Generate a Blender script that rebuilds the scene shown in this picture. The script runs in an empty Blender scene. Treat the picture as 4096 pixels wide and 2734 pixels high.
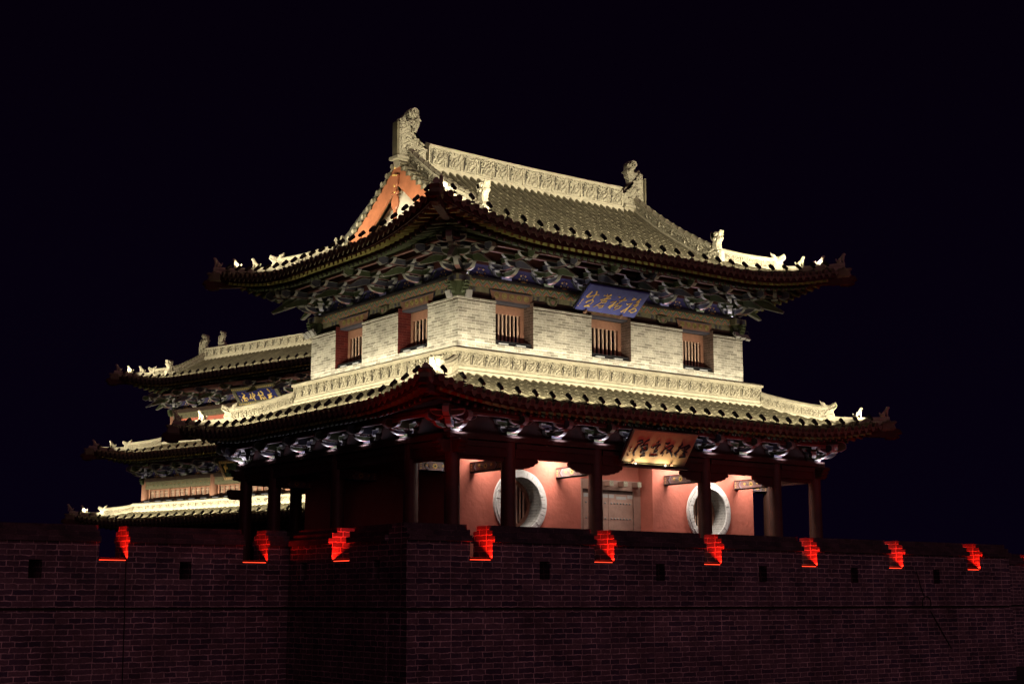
import bpy, bmesh, math, random
from mathutils import Vector, Matrix
V = Vector
R = math.radians
random.seed(7)
SC = bpy.context.scene
COL = SC.collection

# ------------------------------------------------------------------ camera, world, sun, exposure
cam_d = bpy.data.cameras.new('camera')
cam_d.sensor_width = 36.0
cam_d.lens = 36.0 * 5804.3183 / 4096.0
cam_d.clip_end = 2000
cam = bpy.data.objects.new('camera', cam_d)
COL.objects.link(cam)
cam.rotation_euler = (math.pi / 2 + 0.1757, 0, -0.6493)
SC.camera = cam

world = bpy.data.worlds.new('World')
SC.world = world
world.use_nodes = True
wn = world.node_tree
bg = wn.nodes['Background']
bg.inputs[1].default_value = 1.0
_tc = wn.nodes.new('ShaderNodeTexCoord')
_sx = wn.nodes.new('ShaderNodeSeparateXYZ')
_cr = wn.nodes.new('ShaderNodeValToRGB')          # night sky: faint city glow low down, darker overhead
wn.links.new(_tc.outputs['Generated'], _sx.inputs[0])
wn.links.new(_sx.outputs['Z'], _cr.inputs['Fac'])
_cr.color_ramp.elements[0].position = 0.0
_cr.color_ramp.elements[0].color = (0.0016, 0.0005, 0.0046, 1)
_cr.color_ramp.elements[1].position = 0.36
_cr.color_ramp.elements[1].color = (0.0015, 0.0003, 0.0030, 1)
wn.links.new(_cr.outputs['Color'], bg.inputs[0])

sun_d = bpy.data.lights.new('street_glow', 'SUN')
sun_d.energy = 0.42
sun_d.color = (1.0, 0.42, 0.54)
sun_d.angle = R(80)
sun = bpy.data.objects.new('street_glow', sun_d)
COL.objects.link(sun)
sun.rotation_euler = V((0.10, 1.0, -0.06)).to_track_quat('-Z', 'Y').to_euler()

SC.view_settings.view_transform = 'Standard'
SC.view_settings.look = 'None'
SC.view_settings.exposure = 0
SC.view_settings.gamma = 1
SC.cycles.max_bounces = 5
SC.cycles.diffuse_bounces = 3
SC.cycles.sample_clamp_indirect = 3.0

WARM = (1.0, 0.89, 0.66)
COOL = (0.86, 0.78, 1.0)

# ------------------------------------------------------------------ materials
def nm(nt, t, **kw):
    n = nt.nodes.new(t)
    for k, v in kw.items():
        setattr(n, k, v)
    return n

def mat(name, col, rough=0.75, var=0.25, scale=6.0, bump=0.0, bscale=30.0, spec=0.3, metal=0.0, emit=None, estr=1.0, coat=0.0):
    m = bpy.data.materials.new(name)
    m.use_nodes = True
    nt = m.node_tree
    b = nt.nodes['Principled BSDF']
    b.inputs['Roughness'].default_value = rough
    b.inputs['Specular IOR Level'].default_value = spec
    b.inputs['Metallic'].default_value = metal
    b.inputs['Coat Weight'].default_value = coat
    b.inputs['Base Color'].default_value = (*col, 1)
    tc = nm(nt, 'ShaderNodeTexCoord')
    if var > 0:
        no = nm(nt, 'ShaderNodeTexNoise')
        no.inputs['Scale'].default_value = scale
        no.inputs['Detail'].default_value = 6
        no.inputs['Roughness'].default_value = 0.65
        nt.links.new(tc.outputs['Object'], no.inputs['Vector'])
        cr = nm(nt, 'ShaderNodeValToRGB')
        cr.color_ramp.elements[0].position = 0.3
        cr.color_ramp.elements[1].position = 0.7
        cr.color_ramp.elements[0].color = (*[c * (1 - var) for c in col], 1)
        cr.color_ramp.elements[1].color = (*[min(1, c * (1 + var * 0.7)) for c in col], 1)
        nt.links.new(no.outputs['Fac'], cr.inputs['Fac'])
        nt.links.new(cr.outputs['Color'], b.inputs['Base Color'])
    if bump > 0:
        n2 = nm(nt, 'ShaderNodeTexNoise')
        n2.inputs['Scale'].default_value = bscale
        n2.inputs['Detail'].default_value = 5
        nt.links.new(tc.outputs['Object'], n2.inputs['Vector'])
        bp = nm(nt, 'ShaderNodeBump')
        bp.inputs['Strength'].default_value = bump
        bp.inputs['Distance'].default_value = 0.03
        nt.links.new(n2.outputs['Fac'], bp.inputs['Height'])
        nt.links.new(bp.outputs['Normal'], b.inputs['Normal'])
    if emit:
        b.inputs['Emission Color'].default_value = (*emit, 1)
        b.inputs['Emission Strength'].default_value = estr
    return m

def carved(name, col, scale=9.0, strength=0.9):
    """weathered carved stone / fired clay with swirling relief"""
    m = mat(name, col, rough=0.8, var=0.28, scale=4.0)
    nt = m.node_tree
    b = nt.nodes['Principled BSDF']
    tc = nm(nt, 'ShaderNodeTexCoord')
    no = nm(nt, 'ShaderNodeTexNoise')
    no.inputs['Scale'].default_value = scale * 0.5
    nt.links.new(tc.outputs['Object'], no.inputs['Vector'])
    mx = nm(nt, 'ShaderNodeVectorMath', operation='MULTIPLY_ADD')
    mx.inputs[1].default_value = (0.5, 0.5, 0.5)
    nt.links.new(no.outputs['Color'], mx.inputs[0])
    nt.links.new(tc.outputs['Object'], mx.inputs[2])
    vo = nm(nt, 'ShaderNodeTexVoronoi', feature='SMOOTH_F1')
    vo.inputs['Scale'].default_value = scale
    nt.links.new(mx.outputs[0], vo.inputs['Vector'])
    sn = nm(nt, 'ShaderNodeMath', operation='SINE')
    ml = nm(nt, 'ShaderNodeMath', operation='MULTIPLY')
    ml.inputs[1].default_value = 22.0
    nt.links.new(vo.outputs['Distance'], ml.inputs[0])
    nt.links.new(ml.outputs[0], sn.inputs[0])
    bp = nm(nt, 'ShaderNodeBump')
    bp.inputs['Strength'].default_value = strength
    bp.inputs['Distance'].default_value = 0.04
    nt.links.new(sn.outputs[0], bp.inputs['Height'])
    nt.links.new(bp.outputs['Normal'], b.inputs['Normal'])
    return m

def brick(name, c_a, c_b, c_m, w, h, mortar=0.008, squash=1.0, freq=2, bump=0.4, dirt=0.35, dscale=0.8, bias=0.0, jit=0.0, worn=0.8):
    m = bpy.data.materials.new(name)
    m.use_nodes = True
    nt = m.node_tree
    b = nt.nodes['Principled BSDF']
    b.inputs['Roughness'].default_value = 0.88
    b.inputs['Specular IOR Level'].default_value = 0.2
    uv = nm(nt, 'ShaderNodeUVMap')
    uv.uv_map = 'UVMap'
    src = uv.outputs[0]
    if jit > 0:
        nj = nm(nt, 'ShaderNodeTexNoise')
        nj.inputs['Scale'].default_value = 7.0
        nj.inputs['Detail'].default_value = 2
        nt.links.new(uv.outputs[0], nj.inputs['Vector'])
        ma = nm(nt, 'ShaderNodeVectorMath', operation='MULTIPLY_ADD')
        ma.inputs[1].default_value = (jit, jit, 0)
        nt.links.new(nj.outputs['Color'], ma.inputs[0])
        nt.links.new(uv.outputs[0], ma.inputs[2])
        src = ma.outputs[0]
    bt = nm(nt, 'ShaderNodeTexBrick', offset=0.5, squash=squash, squash_frequency=freq)
    bt.inputs['Scale'].default_value = 1.0
    bt.inputs['Color1'].default_value = (*c_a, 1)
    bt.inputs['Color2'].default_value = (*c_b, 1)
    bt.inputs['Mortar'].default_value = (*c_m, 1)
    bt.inputs['Mortar Size'].default_value = mortar
    nq = nm(nt, 'ShaderNodeTexNoise')
    nq.inputs['Scale'].default_value = 2.6
    nq.inputs['Detail'].default_value = 5
    nq.inputs['Roughness'].default_value = 0.75
    nt.links.new(uv.outputs[0], nq.inputs['Vector'])
    rq = nm(nt, 'ShaderNodeValToRGB')
    rq.color_ramp.elements[0].position = 0.38
    rq.color_ramp.elements[1].position = 0.66
    rq.color_ramp.elements[0].color = (*[c * worn for c in c_m], 1)
    rq.color_ramp.elements[1].color = (*c_m, 1)
    nt.links.new(nq.outputs['Fac'], rq.inputs['Fac'])
    nt.links.new(rq.outputs['Color'], bt.inputs['Mortar'])
    bt.inputs['Mortar Smooth'].default_value = 0.25
    bt.inputs['Bias'].default_value = bias
    bt.inputs['Brick Width'].default_value = w
    bt.inputs['Row Height'].default_value = h
    nt.links.new(src, bt.inputs['Vector'])
    no = nm(nt, 'ShaderNodeTexNoise')
    no.inputs['Scale'].default_value = dscale
    no.inputs['Detail'].default_value = 8
    no.inputs['Roughness'].default_value = 0.7
    nt.links.new(uv.outputs[0], no.inputs['Vector'])
    mr = nm(nt, 'ShaderNodeMapRange')
    mr.inputs['From Min'].default_value = 0.3
    mr.inputs['From Max'].default_value = 0.7
    mr.inputs['To Min'].default_value = 1 - dirt
    mr.inputs['To Max'].default_value = 1 + dirt * 0.6
    nt.links.new(no.outputs['Fac'], mr.inputs['Value'])
    n3 = nm(nt, 'ShaderNodeTexNoise')
    n3.inputs['Scale'].default_value = 22.0
    n3.inputs['Detail'].default_value = 4
    nt.links.new(uv.outputs[0], n3.inputs['Vector'])
    mr3 = nm(nt, 'ShaderNodeMapRange')
    mr3.inputs['From Min'].default_value = 0.3
    mr3.inputs['From Max'].default_value = 0.7
    mr3.inputs['To Min'].default_value = 0.8
    mr3.inputs['To Max'].default_value = 1.2
    nt.links.new(n3.outputs['Fac'], mr3.inputs['Value'])
    mm = nm(nt, 'ShaderNodeMath', operation='MULTIPLY')
    nt.links.new(mr.outputs[0], mm.inputs[0])
    nt.links.new(mr3.outputs[0], mm.inputs[1])
    mu = nm(nt, 'ShaderNodeMix', data_type='RGBA', blend_type='MULTIPLY')
    mu.inputs[0].default_value = 1.0
    nt.links.new(bt.outputs['Color'], mu.inputs[6])
    nt.links.new(mm.outputs[0], mu.inputs[7])
    nt.links.new(mu.outputs[2], b.inputs['Base Color'])
    sb = nm(nt, 'ShaderNodeMath', operation='SUBTRACT')
    nt.links.new(n3.outputs['Fac'], sb.inputs[0])
    nt.links.new(bt.outputs['Fac'], sb.inputs[1])
    bp = nm(nt, 'ShaderNodeBump')
    bp.inputs['Strength'].default_value = bump
    bp.inputs['Distance'].default_value = 0.012
    nt.links.new(sb.outputs[0], bp.inputs['Height'])
    nt.links.new(bp.outputs['Normal'], b.inputs['Normal'])
    return m

def zigzag(name):
    """painted frieze board: nested chevrons in green, grey and ochre"""
    m = mat(name, (0.2, 0.2, 0.1), var=0)
    nt = m.node_tree
    b = nt.nodes['Principled BSDF']
    uv = nm(nt, 'ShaderNodeUVMap')
    uv.uv_map = 'UVMap'
    sx = nm(nt, 'ShaderNodeSeparateXYZ')
    nt.links.new(uv.outputs[0], sx.inputs[0])
    def mth(op, a, bb=None):
        n = nm(nt, 'ShaderNodeMath', operation=op)
        for i, x in enumerate((a, bb)):
            if x is None: continue
            if isinstance(x, (int, float)): n.inputs[i].default_value = x
            else: nt.links.new(x, n.inputs[i])
        return n.outputs[0]
    fx = mth('PINGPONG', mth('MULTIPLY', sx.outputs[0], 1 / 0.30), 0.5)
    zz = mth('MULTIPLY', sx.outputs[1], 1 / 0.2)
    t = mth('FRACT', mth('SUBTRACT', mth('MULTIPLY', fx, 1.5), zz))
    cr = nm(nt, 'ShaderNodeValToRGB')
    cr.color_ramp.interpolation = 'CONSTANT'
    els = [(0, (0.068, 0.109, 0.041)), (0.16, (0.231, 0.224, 0.177)), (0.24, (0.068, 0.054, 0.088)), (0.36, (0.231, 0.224, 0.177)),
           (0.44, (0.204, 0.061, 0.034)), (0.60, (0.34, 0.15, 0.034)), (0.72, (0.204, 0.204, 0.163)), (0.82, (0.088, 0.116, 0.048))]
    for i, (p, c) in enumerate(els):
        e = cr.color_ramp.elements[i] if i < 2 else cr.color_ramp.elements.new(p)
        e.position = p
        e.color = (*c, 1)
    nt.links.new(t, cr.inputs['Fac'])
    nt.links.new(cr.outputs['Color'], b.inputs['Base Color'])
    return m

M = {}
M['tile'] = mat('grey_roof_tile', (0.145, 0.128, 0.08), 0.7, 0.40, 2.2, 0.1, 30)
M['painted_shade'] = mat('painted_recess_shade', (0.035, 0.03, 0.022), 0.95, 0)  # near-black colour painted as shade in carving cuts, wall groove and arrow slits
M['pan'] = mat('pan_tile', (0.075, 0.07, 0.055), 0.85, 0.4, 5.0, 0.3, 30)
M['stone'] = mat('ridge_stone', (0.37, 0.335, 0.24), 0.75, 0.22, 3.5, 0.25, 25)
M['carved'] = carved('carved_ridge_clay', (0.35, 0.32, 0.23), 7.0, 0.55)
M['carved2'] = carved('carved_ridge_clay_fine', (0.37, 0.335, 0.24), 12.0, 0.5)
M['ubrick'] = brick('pale_grey_brick', (0.45, 0.425, 0.345), (0.13, 0.12, 0.09), (0.74, 0.71, 0.62), 0.29, 0.077, 0.006, dirt=0.42, dscale=1.1, bias=-0.3, jit=0.006)
M['rbrick'] = brick('red_reveal_brick', (0.17, 0.028, 0.022), (0.11, 0.018, 0.016), (0.22, 0.07, 0.06), 0.29, 0.077, 0.006, dirt=0.4)  # redder brick for the side-wall window reveals
M['bbrick'] = brick('brown_reveal_brick', (0.20, 0.13, 0.10), (0.13, 0.085, 0.065), (0.30, 0.22, 0.18), 0.29, 0.077, 0.006, dirt=0.4)
M['cbrick'] = brick('old_city_brick', (0.155, 0.105, 0.115), (0.055, 0.042, 0.07), (0.72, 0.56, 0.52), 0.47, 0.125, 0.012, squash=0.62, freq=2, bump=0.9, dirt=0.6, dscale=0.8, bias=-0.05, jit=0.05, worn=0.35)
M['cbrick_cap'] = brick('dark_coping_brick', (0.085, 0.06, 0.065), (0.045, 0.035, 0.045), (0.16, 0.12, 0.115), 0.47, 0.13, 0.008, bump=0.9, dirt=0.6, dscale=1.3, jit=0.05, worn=0.35)  # darker brick for the coping steps; merlon ends keep the wall brick
M['plaster'] = mat('red_plaster', (0.47, 0.135, 0.09), 0.85, 0.16, 1.6, 0.35, 9)
M['col'] = mat('dark_red_lacquer', (0.075, 0.03, 0.02), 0.5, 0.3, 3)
M['beamred'] = mat('dark_red_timber', (0.045, 0.012, 0.008), 0.65, 0.3, 4)
M['dark'] = mat('dark_timber_and_shade', (0.05, 0.03, 0.022), 0.8, 0.3, 4)  # timber colour, also the painted shade of the upper wall's sloped top
M['green'] = mat('green_paint', (0.048, 0.06, 0.026), 0.6, 0.3, 5)
M['blue'] = mat('blue_grey_paint', (0.052, 0.05, 0.065), 0.6, 0.3, 5)
M['white'] = mat('white_outline_paint', (0.25, 0.245, 0.21), 0.6, 0.15, 8)
M['pink'] = mat('pink_red_paint', (0.22, 0.11, 0.095), 0.6, 0.2, 5)
M['tiebrown'] = mat('pale_painted_tie_beam', (0.36, 0.22, 0.19), 0.6, 0.2, 6)
M['tieblue'] = mat('lavender_border_paint', (0.36, 0.34, 0.48), 0.6, 0.2, 6)
M['brown'] = mat('brown_carved_wood', (0.17, 0.09, 0.058), 0.6, 0.25, 6)
M['orange'] = mat('orange_lacquered_board', (0.42, 0.155, 0.075), 0.35, 0.25, 2.5, 0.25, 14, coat=0.25)
M['gold'] = mat('gold_leaf', (0.95, 0.66, 0.18), 0.45, 0.08, 8, metal=0.0)
M['ochre'] = mat('ochre_paint', (0.24, 0.22, 0.065), 0.6, 0.2, 6)
M['panelblue'] = mat('violet_blue_panel', (0.055, 0.048, 0.115), 0.6, 0.2, 6)
M['zig'] = zigzag('chevron_painted_board')
M['olive'] = mat('olive_painted_board', (0.14, 0.128, 0.075), 0.6, 0.3, 9)
M['plqblue'] = mat('plaque_blue', (0.075, 0.085, 0.33), 0.45, 0.18, 6)
M['plqnavy'] = mat('plaque_navy', (0.008, 0.010, 0.12), 0.5, 0.2, 5)
M['plqgreen'] = mat('plaque_green', (0.012, 0.03, 0.012), 0.5, 0.2, 5)
M['plqwood'] = mat('plaque_tan_wood', (0.42, 0.29, 0.165), 0.5, 0.14, 5)
M['ink'] = mat('ink_black', (0.022, 0.02, 0.03), 0.45, 0.1, 8)
M['winwood'] = mat('window_wood', (0.25, 0.125, 0.08), 0.55, 0.2, 7)
M['bar'] = mat('window_bar', (0.52, 0.36, 0.26), 0.55, 0.15, 7)
M['black'] = mat('black_metal', (0.012, 0.012, 0.014), 0.5, 0)
M['mattblack'] = mat('matt_black_shield', (0.0015, 0.0015, 0.0015), 1.0, 0, spec=0.0)
M['greymetal'] = mat('grey_metal', (0.38, 0.37, 0.34), 0.45, 0.12, 10, metal=0.2)
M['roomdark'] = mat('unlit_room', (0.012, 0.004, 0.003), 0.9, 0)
M['door'] = mat('old_door_wood', (0.36, 0.22, 0.165), 0.6, 0.22, 4, 0.2, 20)
M['stud'] = mat('iron_door_stud', (0.28, 0.26, 0.24), 0.35, 0.1, 10, metal=0.5)
M['ring'] = mat('pale_brick_ring', (0.60, 0.58, 0.54), 0.8, 0.2, 4, 0.2, 16)
M['ringin'] = brick('grey_ring_lining', (0.30, 0.29, 0.26), (0.22, 0.21, 0.19), (0.42, 0.40, 0.37), 0.3, 0.08, 0.006)
M['gplaster'] = mat('pale_gable_plaster', (0.62, 0.57, 0.45), 0.85, 0.15, 4)
M['redstrip'] = mat('red_light_strip', (0.3, 0.01, 0.01), var=0, emit=(1.0, 0.05, 0.018), estr=2.6)
M['whitestrip'] = mat('white_light_strip', (0.8, 0.8, 0.75), var=0, emit=(1.0, 0.92, 0.78), estr=1.6)
M['litbar'] = mat('pale_lamp_bar', (0.3, 0.3, 0.28), var=0, emit=(1.0, 0.95, 0.85), estr=0.22)
M['ground'] = mat('dark_ground', (0.05, 0.048, 0.045), 0.95, 0.4, 0.6)

# ------------------------------------------------------------------ mesh builder
class MB:
    def __init__(s, *mats):
        s.v, s.f, s.m, s.sm = [], [], [], []
        s.mats = mats
    def add(s, vs, fs, mi=0, smooth=False):
        o = len(s.v)
        s.v += [V(p) for p in vs]
        for i, f in enumerate(fs):
            s.f.append([o + k for k in f])
            s.m.append(mi[i] if isinstance(mi, (list, tuple)) else mi)
            s.sm.append(smooth)
    def box(s, x0, x1, y0, y1, z0, z1, mi=0):
        s.hexa([(x0, y0, z0), (x1, y0, z0), (x1, y1, z0), (x0, y1, z0), (x0, y0, z1), (x1, y0, z1), (x1, y1, z1), (x0, y1, z1)], mi)
    def hexa(s, p, mi=0):
        s.add(p, [(0, 3, 2, 1), (4, 5, 6, 7), (0, 1, 5, 4), (1, 2, 6, 5), (2, 3, 7, 6), (3, 0, 4, 7)], mi)
    def obox(s, c, ax, ay, az, mi=0):
        c, ax, ay, az = V(c), V(ax), V(ay), V(az)
        s.hexa([c - ax - ay - az, c + ax - ay - az, c + ax + ay - az, c - ax + ay - az,
                c - ax - ay + az, c + ax - ay + az, c + ax + ay + az, c - ax + ay + az], mi)
    def tube(s, p0, p1, r0, r1=None, n=10, mi=0, caps=True, smooth=True, capmi=None):
        p0, p1 = V(p0), V(p1)
        r1 = r0 if r1 is None else r1
        d = (p1 - p0).normalized()
        a = d.cross(V((0, 0, 1)))
        if a.length < 1e-3: a = d.cross(V((1, 0, 0)))
        a.normalize()
        b = d.cross(a)
        vs = []
        for p, r in ((p0, r0), (p1, r1)):
            vs += [p + a * (r * math.cos(2 * math.pi * i / n)) + b * (r * math.sin(2 * math.pi * i / n)) for i in range(n)]
        s.add(vs, [(i, (i + 1) % n, n + (i + 1) % n, n + i) for i in range(n)], mi, smooth)
        if caps:
            cm = mi if capmi is None else capmi
            s.add(vs, [tuple(range(n))[::-1], tuple(range(n, 2 * n))], cm)
    def path(s, pts, r, n=6, mi=0, smooth=True):
        for a, b in zip(pts[:-1], pts[1:]):
            s.tube(a, b, r, r, n, mi, True, smooth)
    def sweep(s, pts, prof, mi=0, side=None, smooth=False, caps=True):
        """profile (a sideways, b up) carried along pts; sideways is horizontal"""
        n, k = len(pts), len(prof)
        vs = []
        for i, p in enumerate(pts):
            t = (V(pts[min(i + 1, n - 1)]) - V(pts[max(i - 1, 0)]))
            if side is None:
                sd = V((t.y, -t.x, 0)).normalized()
            else:
                sd = V(side)
            for a, b in prof:
                vs.append(V(p) + sd * a + V((0, 0, b)))
        fs = []
        for i in range(n - 1):
            for j in range(k):
                fs.append((i * k + j, i * k + (j + 1) % k, (i + 1) * k + (j + 1) % k, (i + 1) * k + j))
        mm = [mi[j] if isinstance(mi, (list, tuple)) else mi for i in range(n - 1) for j in range(k)]
        s.add(vs, fs, mm, smooth)
        if caps:
            c = mi[0] if isinstance(mi, (list, tuple)) else mi
            s.add(vs, [tuple(range(k)), tuple(range((n - 1) * k, n * k))[::-1]], c)
    def slab(s, outl, O, U, W, th, mi=0, bevel=0.0, bmi=None):
        """outline (u,w) extruded by th along U x W, centred, with bevelled rims"""
        O, U, W = V(O), V(U), V(W)
        N = U.cross(W).normalized()
        k = len(outl)
        ar = sum(outl[i][0] * outl[(i + 1) % k][1] - outl[(i + 1) % k][0] * outl[i][1] for i in range(k))
        if ar < 0: outl = outl[::-1]
        def off(d):
            if d == 0: return outl
            r = []
            for i in range(k):
                a, b, c = V(outl[i - 1]), V(outl[i]), V(outl[(i + 1) % k])
                e1, e2 = (b - a), (c - b)
                if e1.length < 1e-6 or e2.length < 1e-6:
                    r.append(tuple(b)); continue
                n1 = V((-e1.y, e1.x)).normalized()
                n2 = V((-e2.y, e2.x)).normalized()
                h = n1 + n2
                if h.length < 0.35: h = n1
                h = h.normalized() / max(0.5, h.length / 2)
                r.append((b.x + h.x * d, b.y + h.y * d))
            return r
        rings = [(off(bevel), -th / 2), (outl, -th / 2 + bevel * 0.8), (outl, th / 2 - bevel * 0.8), (off(bevel), th / 2)] if bevel > 0 else [(outl, -th / 2), (outl, th / 2)]
        vs = [O + U * u + W * w + N * h for rg, h in rings for u, w in rg]
        fs = []
        for q in range(len(rings) - 1):
            for i in range(k):
                fs.append((q * k + i, q * k + (i + 1) % k, (q + 1) * k + (i + 1) % k, (q + 1) * k + i))
        b2 = mi if bmi is None else bmi
        s.add(vs, fs, b2)
        L = (len(rings) - 1) * k
        s.add(vs, [tuple(range(k))[::-1], tuple(range(L, L + k))], mi)
    def ribbon(s, pts, w, O, U, W, N, h=0.01, mi=0):
        """raised brush stroke: pts in plane coords, w half width (single or per point)"""
        O, U, W, N = V(O), V(U), V(W), V(N)
        n = len(pts)
        ws = w if isinstance(w, (list, tuple)) else [w] * n
        vs = []
        for i, p in enumerate(pts):
            a, b = V(pts[max(i - 1, 0)]), V(pts[min(i + 1, n - 1)])
            t = (b - a)
            t = t.normalized() if t.length > 1e-9 else V((1, 0))
            q = V((-t.y, t.x)) * ws[i]
            c = V(p)
            if i == 0: c = c - t * ws[i] * 0.7
            if i == n - 1: c = c + t * ws[i] * 0.7
            l, r = c + q, c - q
            L0, R0 = O + U * l.x + W * l.y, O + U * r.x + W * r.y
            C0 = O + U * c.x + W * c.y
            vs += [L0, L0 + N * h * 0.7, C0 + N * h, R0 + N * h * 0.7, R0]
        fs = []
        for i in range(n - 1):
            for j in range(4):
                fs.append((i * 5 + j, i * 5 + j + 1, (i + 1) * 5 + j + 1, (i + 1) * 5 + j))
        fs += [(0, 1, 2, 3, 4), tuple(range((n - 1) * 5, n * 5))[::-1]]
        s.add(vs, fs, mi)
    def disc(s, c, nrm, r, mi=0, n=10, th=0.0):
        c, nrm = V(c), V(nrm).normalized()
        s.tube(c - nrm * max(th, 0.002), c, r, r, n, mi, True, False)
    def build(s, name, parent=None, org=None, mats=None):
        mats = mats or s.mats
        org = V(org) if org is not None else V((0, 0, 0))
        if parent is not None and org.length == 0 and 'org' in FR.get(parent.name, {}):
            org = FR[parent.name]['org']
        me = bpy.data.meshes.new(name)
        me.from_pydata([tuple(p - org) for p in s.v], [], s.f)
        for m_ in mats: me.materials.append(M[m_])
        me.polygons.foreach_set('material_index', s.m)
        me.polygons.foreach_set('use_smooth', s.sm)
        uv = me.uv_layers.new(name='UVMap')
        dat = [0.0] * (2 * len(me.loops))
        vv = s.v
        for p in me.polygons:
            nx, ny, nz = p.normal
            ax, ay, az = abs(nx), abs(ny), abs(nz)
            for li in p.loop_indices:
                q = vv[me.loops[li].vertex_index]
                if ay >= ax and ay >= az: u_, v_ = q.x, q.z
                elif ax >= az: u_, v_ = q.y, q.z
                else: u_, v_ = q.x, q.y
                dat[2 * li] = u_
                dat[2 * li + 1] = v_
        uv.data.foreach_set('uv', dat)
        o = bpy.data.objects.new(name, me)
        COL.objects.link(o)
        if parent is not None:
            o.parent = parent
            FR[o.name] = {'org': org}
        return o
FR = {}

def tag(o, label=None, cat=None, group=None, kind=None):
    if label: o['label'] = label
    if cat: o['category'] = cat
    if group: o['group'] = group
    if kind: o['kind'] = kind
    return o

def thing(name, label, cat, loc, rz=0, group=None, org=None):
    o = bpy.data.objects.new(name, None)
    COL.objects.link(o)
    o.location = loc
    o.rotation_euler = (0, 0, rz)
    o.empty_display_size = 0.3
    FR[o.name] = {'org': V(org) if org is not None else V((0, 0, 0))}
    return tag(o, label, cat, group)

def copy_tree(o, parent=None):
    c = o.copy()
    COL.objects.link(c)
    if parent is not None: c.parent = parent
    for ch in list(o.children): copy_tree(ch, c)
    return c

ORD = ['first', 'second', 'third', 'fourth', 'fifth', 'sixth', 'seventh', 'eighth', 'ninth', 'tenth', 'eleventh', 'twelfth', 'thirteenth',
       'fourteenth', 'fifteenth', 'sixteenth', 'seventeenth', 'eighteenth', 'nineteenth', 'twentieth'] + \
      ['twenty-' + x for x in ('first', 'second', 'third', 'fourth', 'fifth', 'sixth', 'seventh', 'eighth', 'ninth')] + ['thirtieth'] + \
      ['thirty-' + x for x in ('first', 'second', 'third', 'fourth', 'fifth', 'sixth', 'seventh', 'eighth', 'ninth')]

def area(name, loc, dirv, xdir, sx, sy, power, color, spread=180):
    d = bpy.data.lights.new(name, 'AREA')
    d.shape = 'RECTANGLE'
    d.size, d.size_y = sx, sy
    d.energy = power
    d.color = color
    d.spread = R(spread)
    o = bpy.data.objects.new(name, d)
    COL.objects.link(o)
    z = -V(dirv).normalized()
    x = V(xdir)
    x = (x - z * x.dot(z)).normalized()
    y = z.cross(x)
    mt = Matrix((x, y, z)).transposed().to_4x4()
    mt.translation = V(loc)
    o.matrix_world = mt
    return o

# ------------------------------------------------------------------ curved Chinese roof surface
class Hip:
    def __init__(s, x0, x1, y0, y1, ze, a, b, D=3.0, Lu=3.6, h=0.6, fl=0.35, ts=1.0):
        s.x0, s.x1, s.y0, s.y1, s.ze, s.a, s.b, s.D, s.Lu, s.h, s.fl, s.ts = x0, x1, y0, y1, ze, a, b, D, Lu, h, fl, ts
    def L(s, side): return (s.x1 - s.x0) if side in (0, 2) else (s.y1 - s.y0)
    def axes(s, side): return [((1, 0, 0), (0, -1, 0)), ((0, 1, 0), (1, 0, 0)), ((-1, 0, 0), (0, 1, 0)), ((0, -1, 0), (-1, 0, 0))][side]
    def P(s, side, u, d, dz=0.0):
        L = s.L(side)
        w = min(u, L - u)
        k = max(0.0, 1 - max(w, 0) / s.Lu) ** 2
        q = max(0.0, 1 - d / s.D)
        q = min(q, 1.15)
        sg = -1 if u < L / 2 else 1
        f = s.fl * k * q
        if side == 0: x, y = s.x0 + u + sg * f, s.y0 + d - f
        elif side == 1: x, y = s.x1 - d + f, s.y0 + u + sg * f
        elif side == 2: x, y = s.x1 - u - sg * f, s.y1 - d + f
        else: x, y = s.x0 + d - f, s.y1 - u - sg * f
        return V((x, y, s.ze + s.a * d + s.b * d * d + s.h * k * q + dz))
    def frame(s, side, u, d):
        e = 0.02
        A = V(s.axes(side)[0])
        T = (s.P(side, u, d + e) - s.P(side, u, d - e)).normalized()
        N = A.cross(T)
        if N.z < 0: N = -N
        N.normalize()
        return A, T, N
    def corner(s, c, d, dz=0.0):
        """point on the hip line of corner c (0 front-left, 1 front-right, 2 back-right, 3 back-left)"""
        return s.P(c, max(d, -0.3), d, dz)

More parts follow.
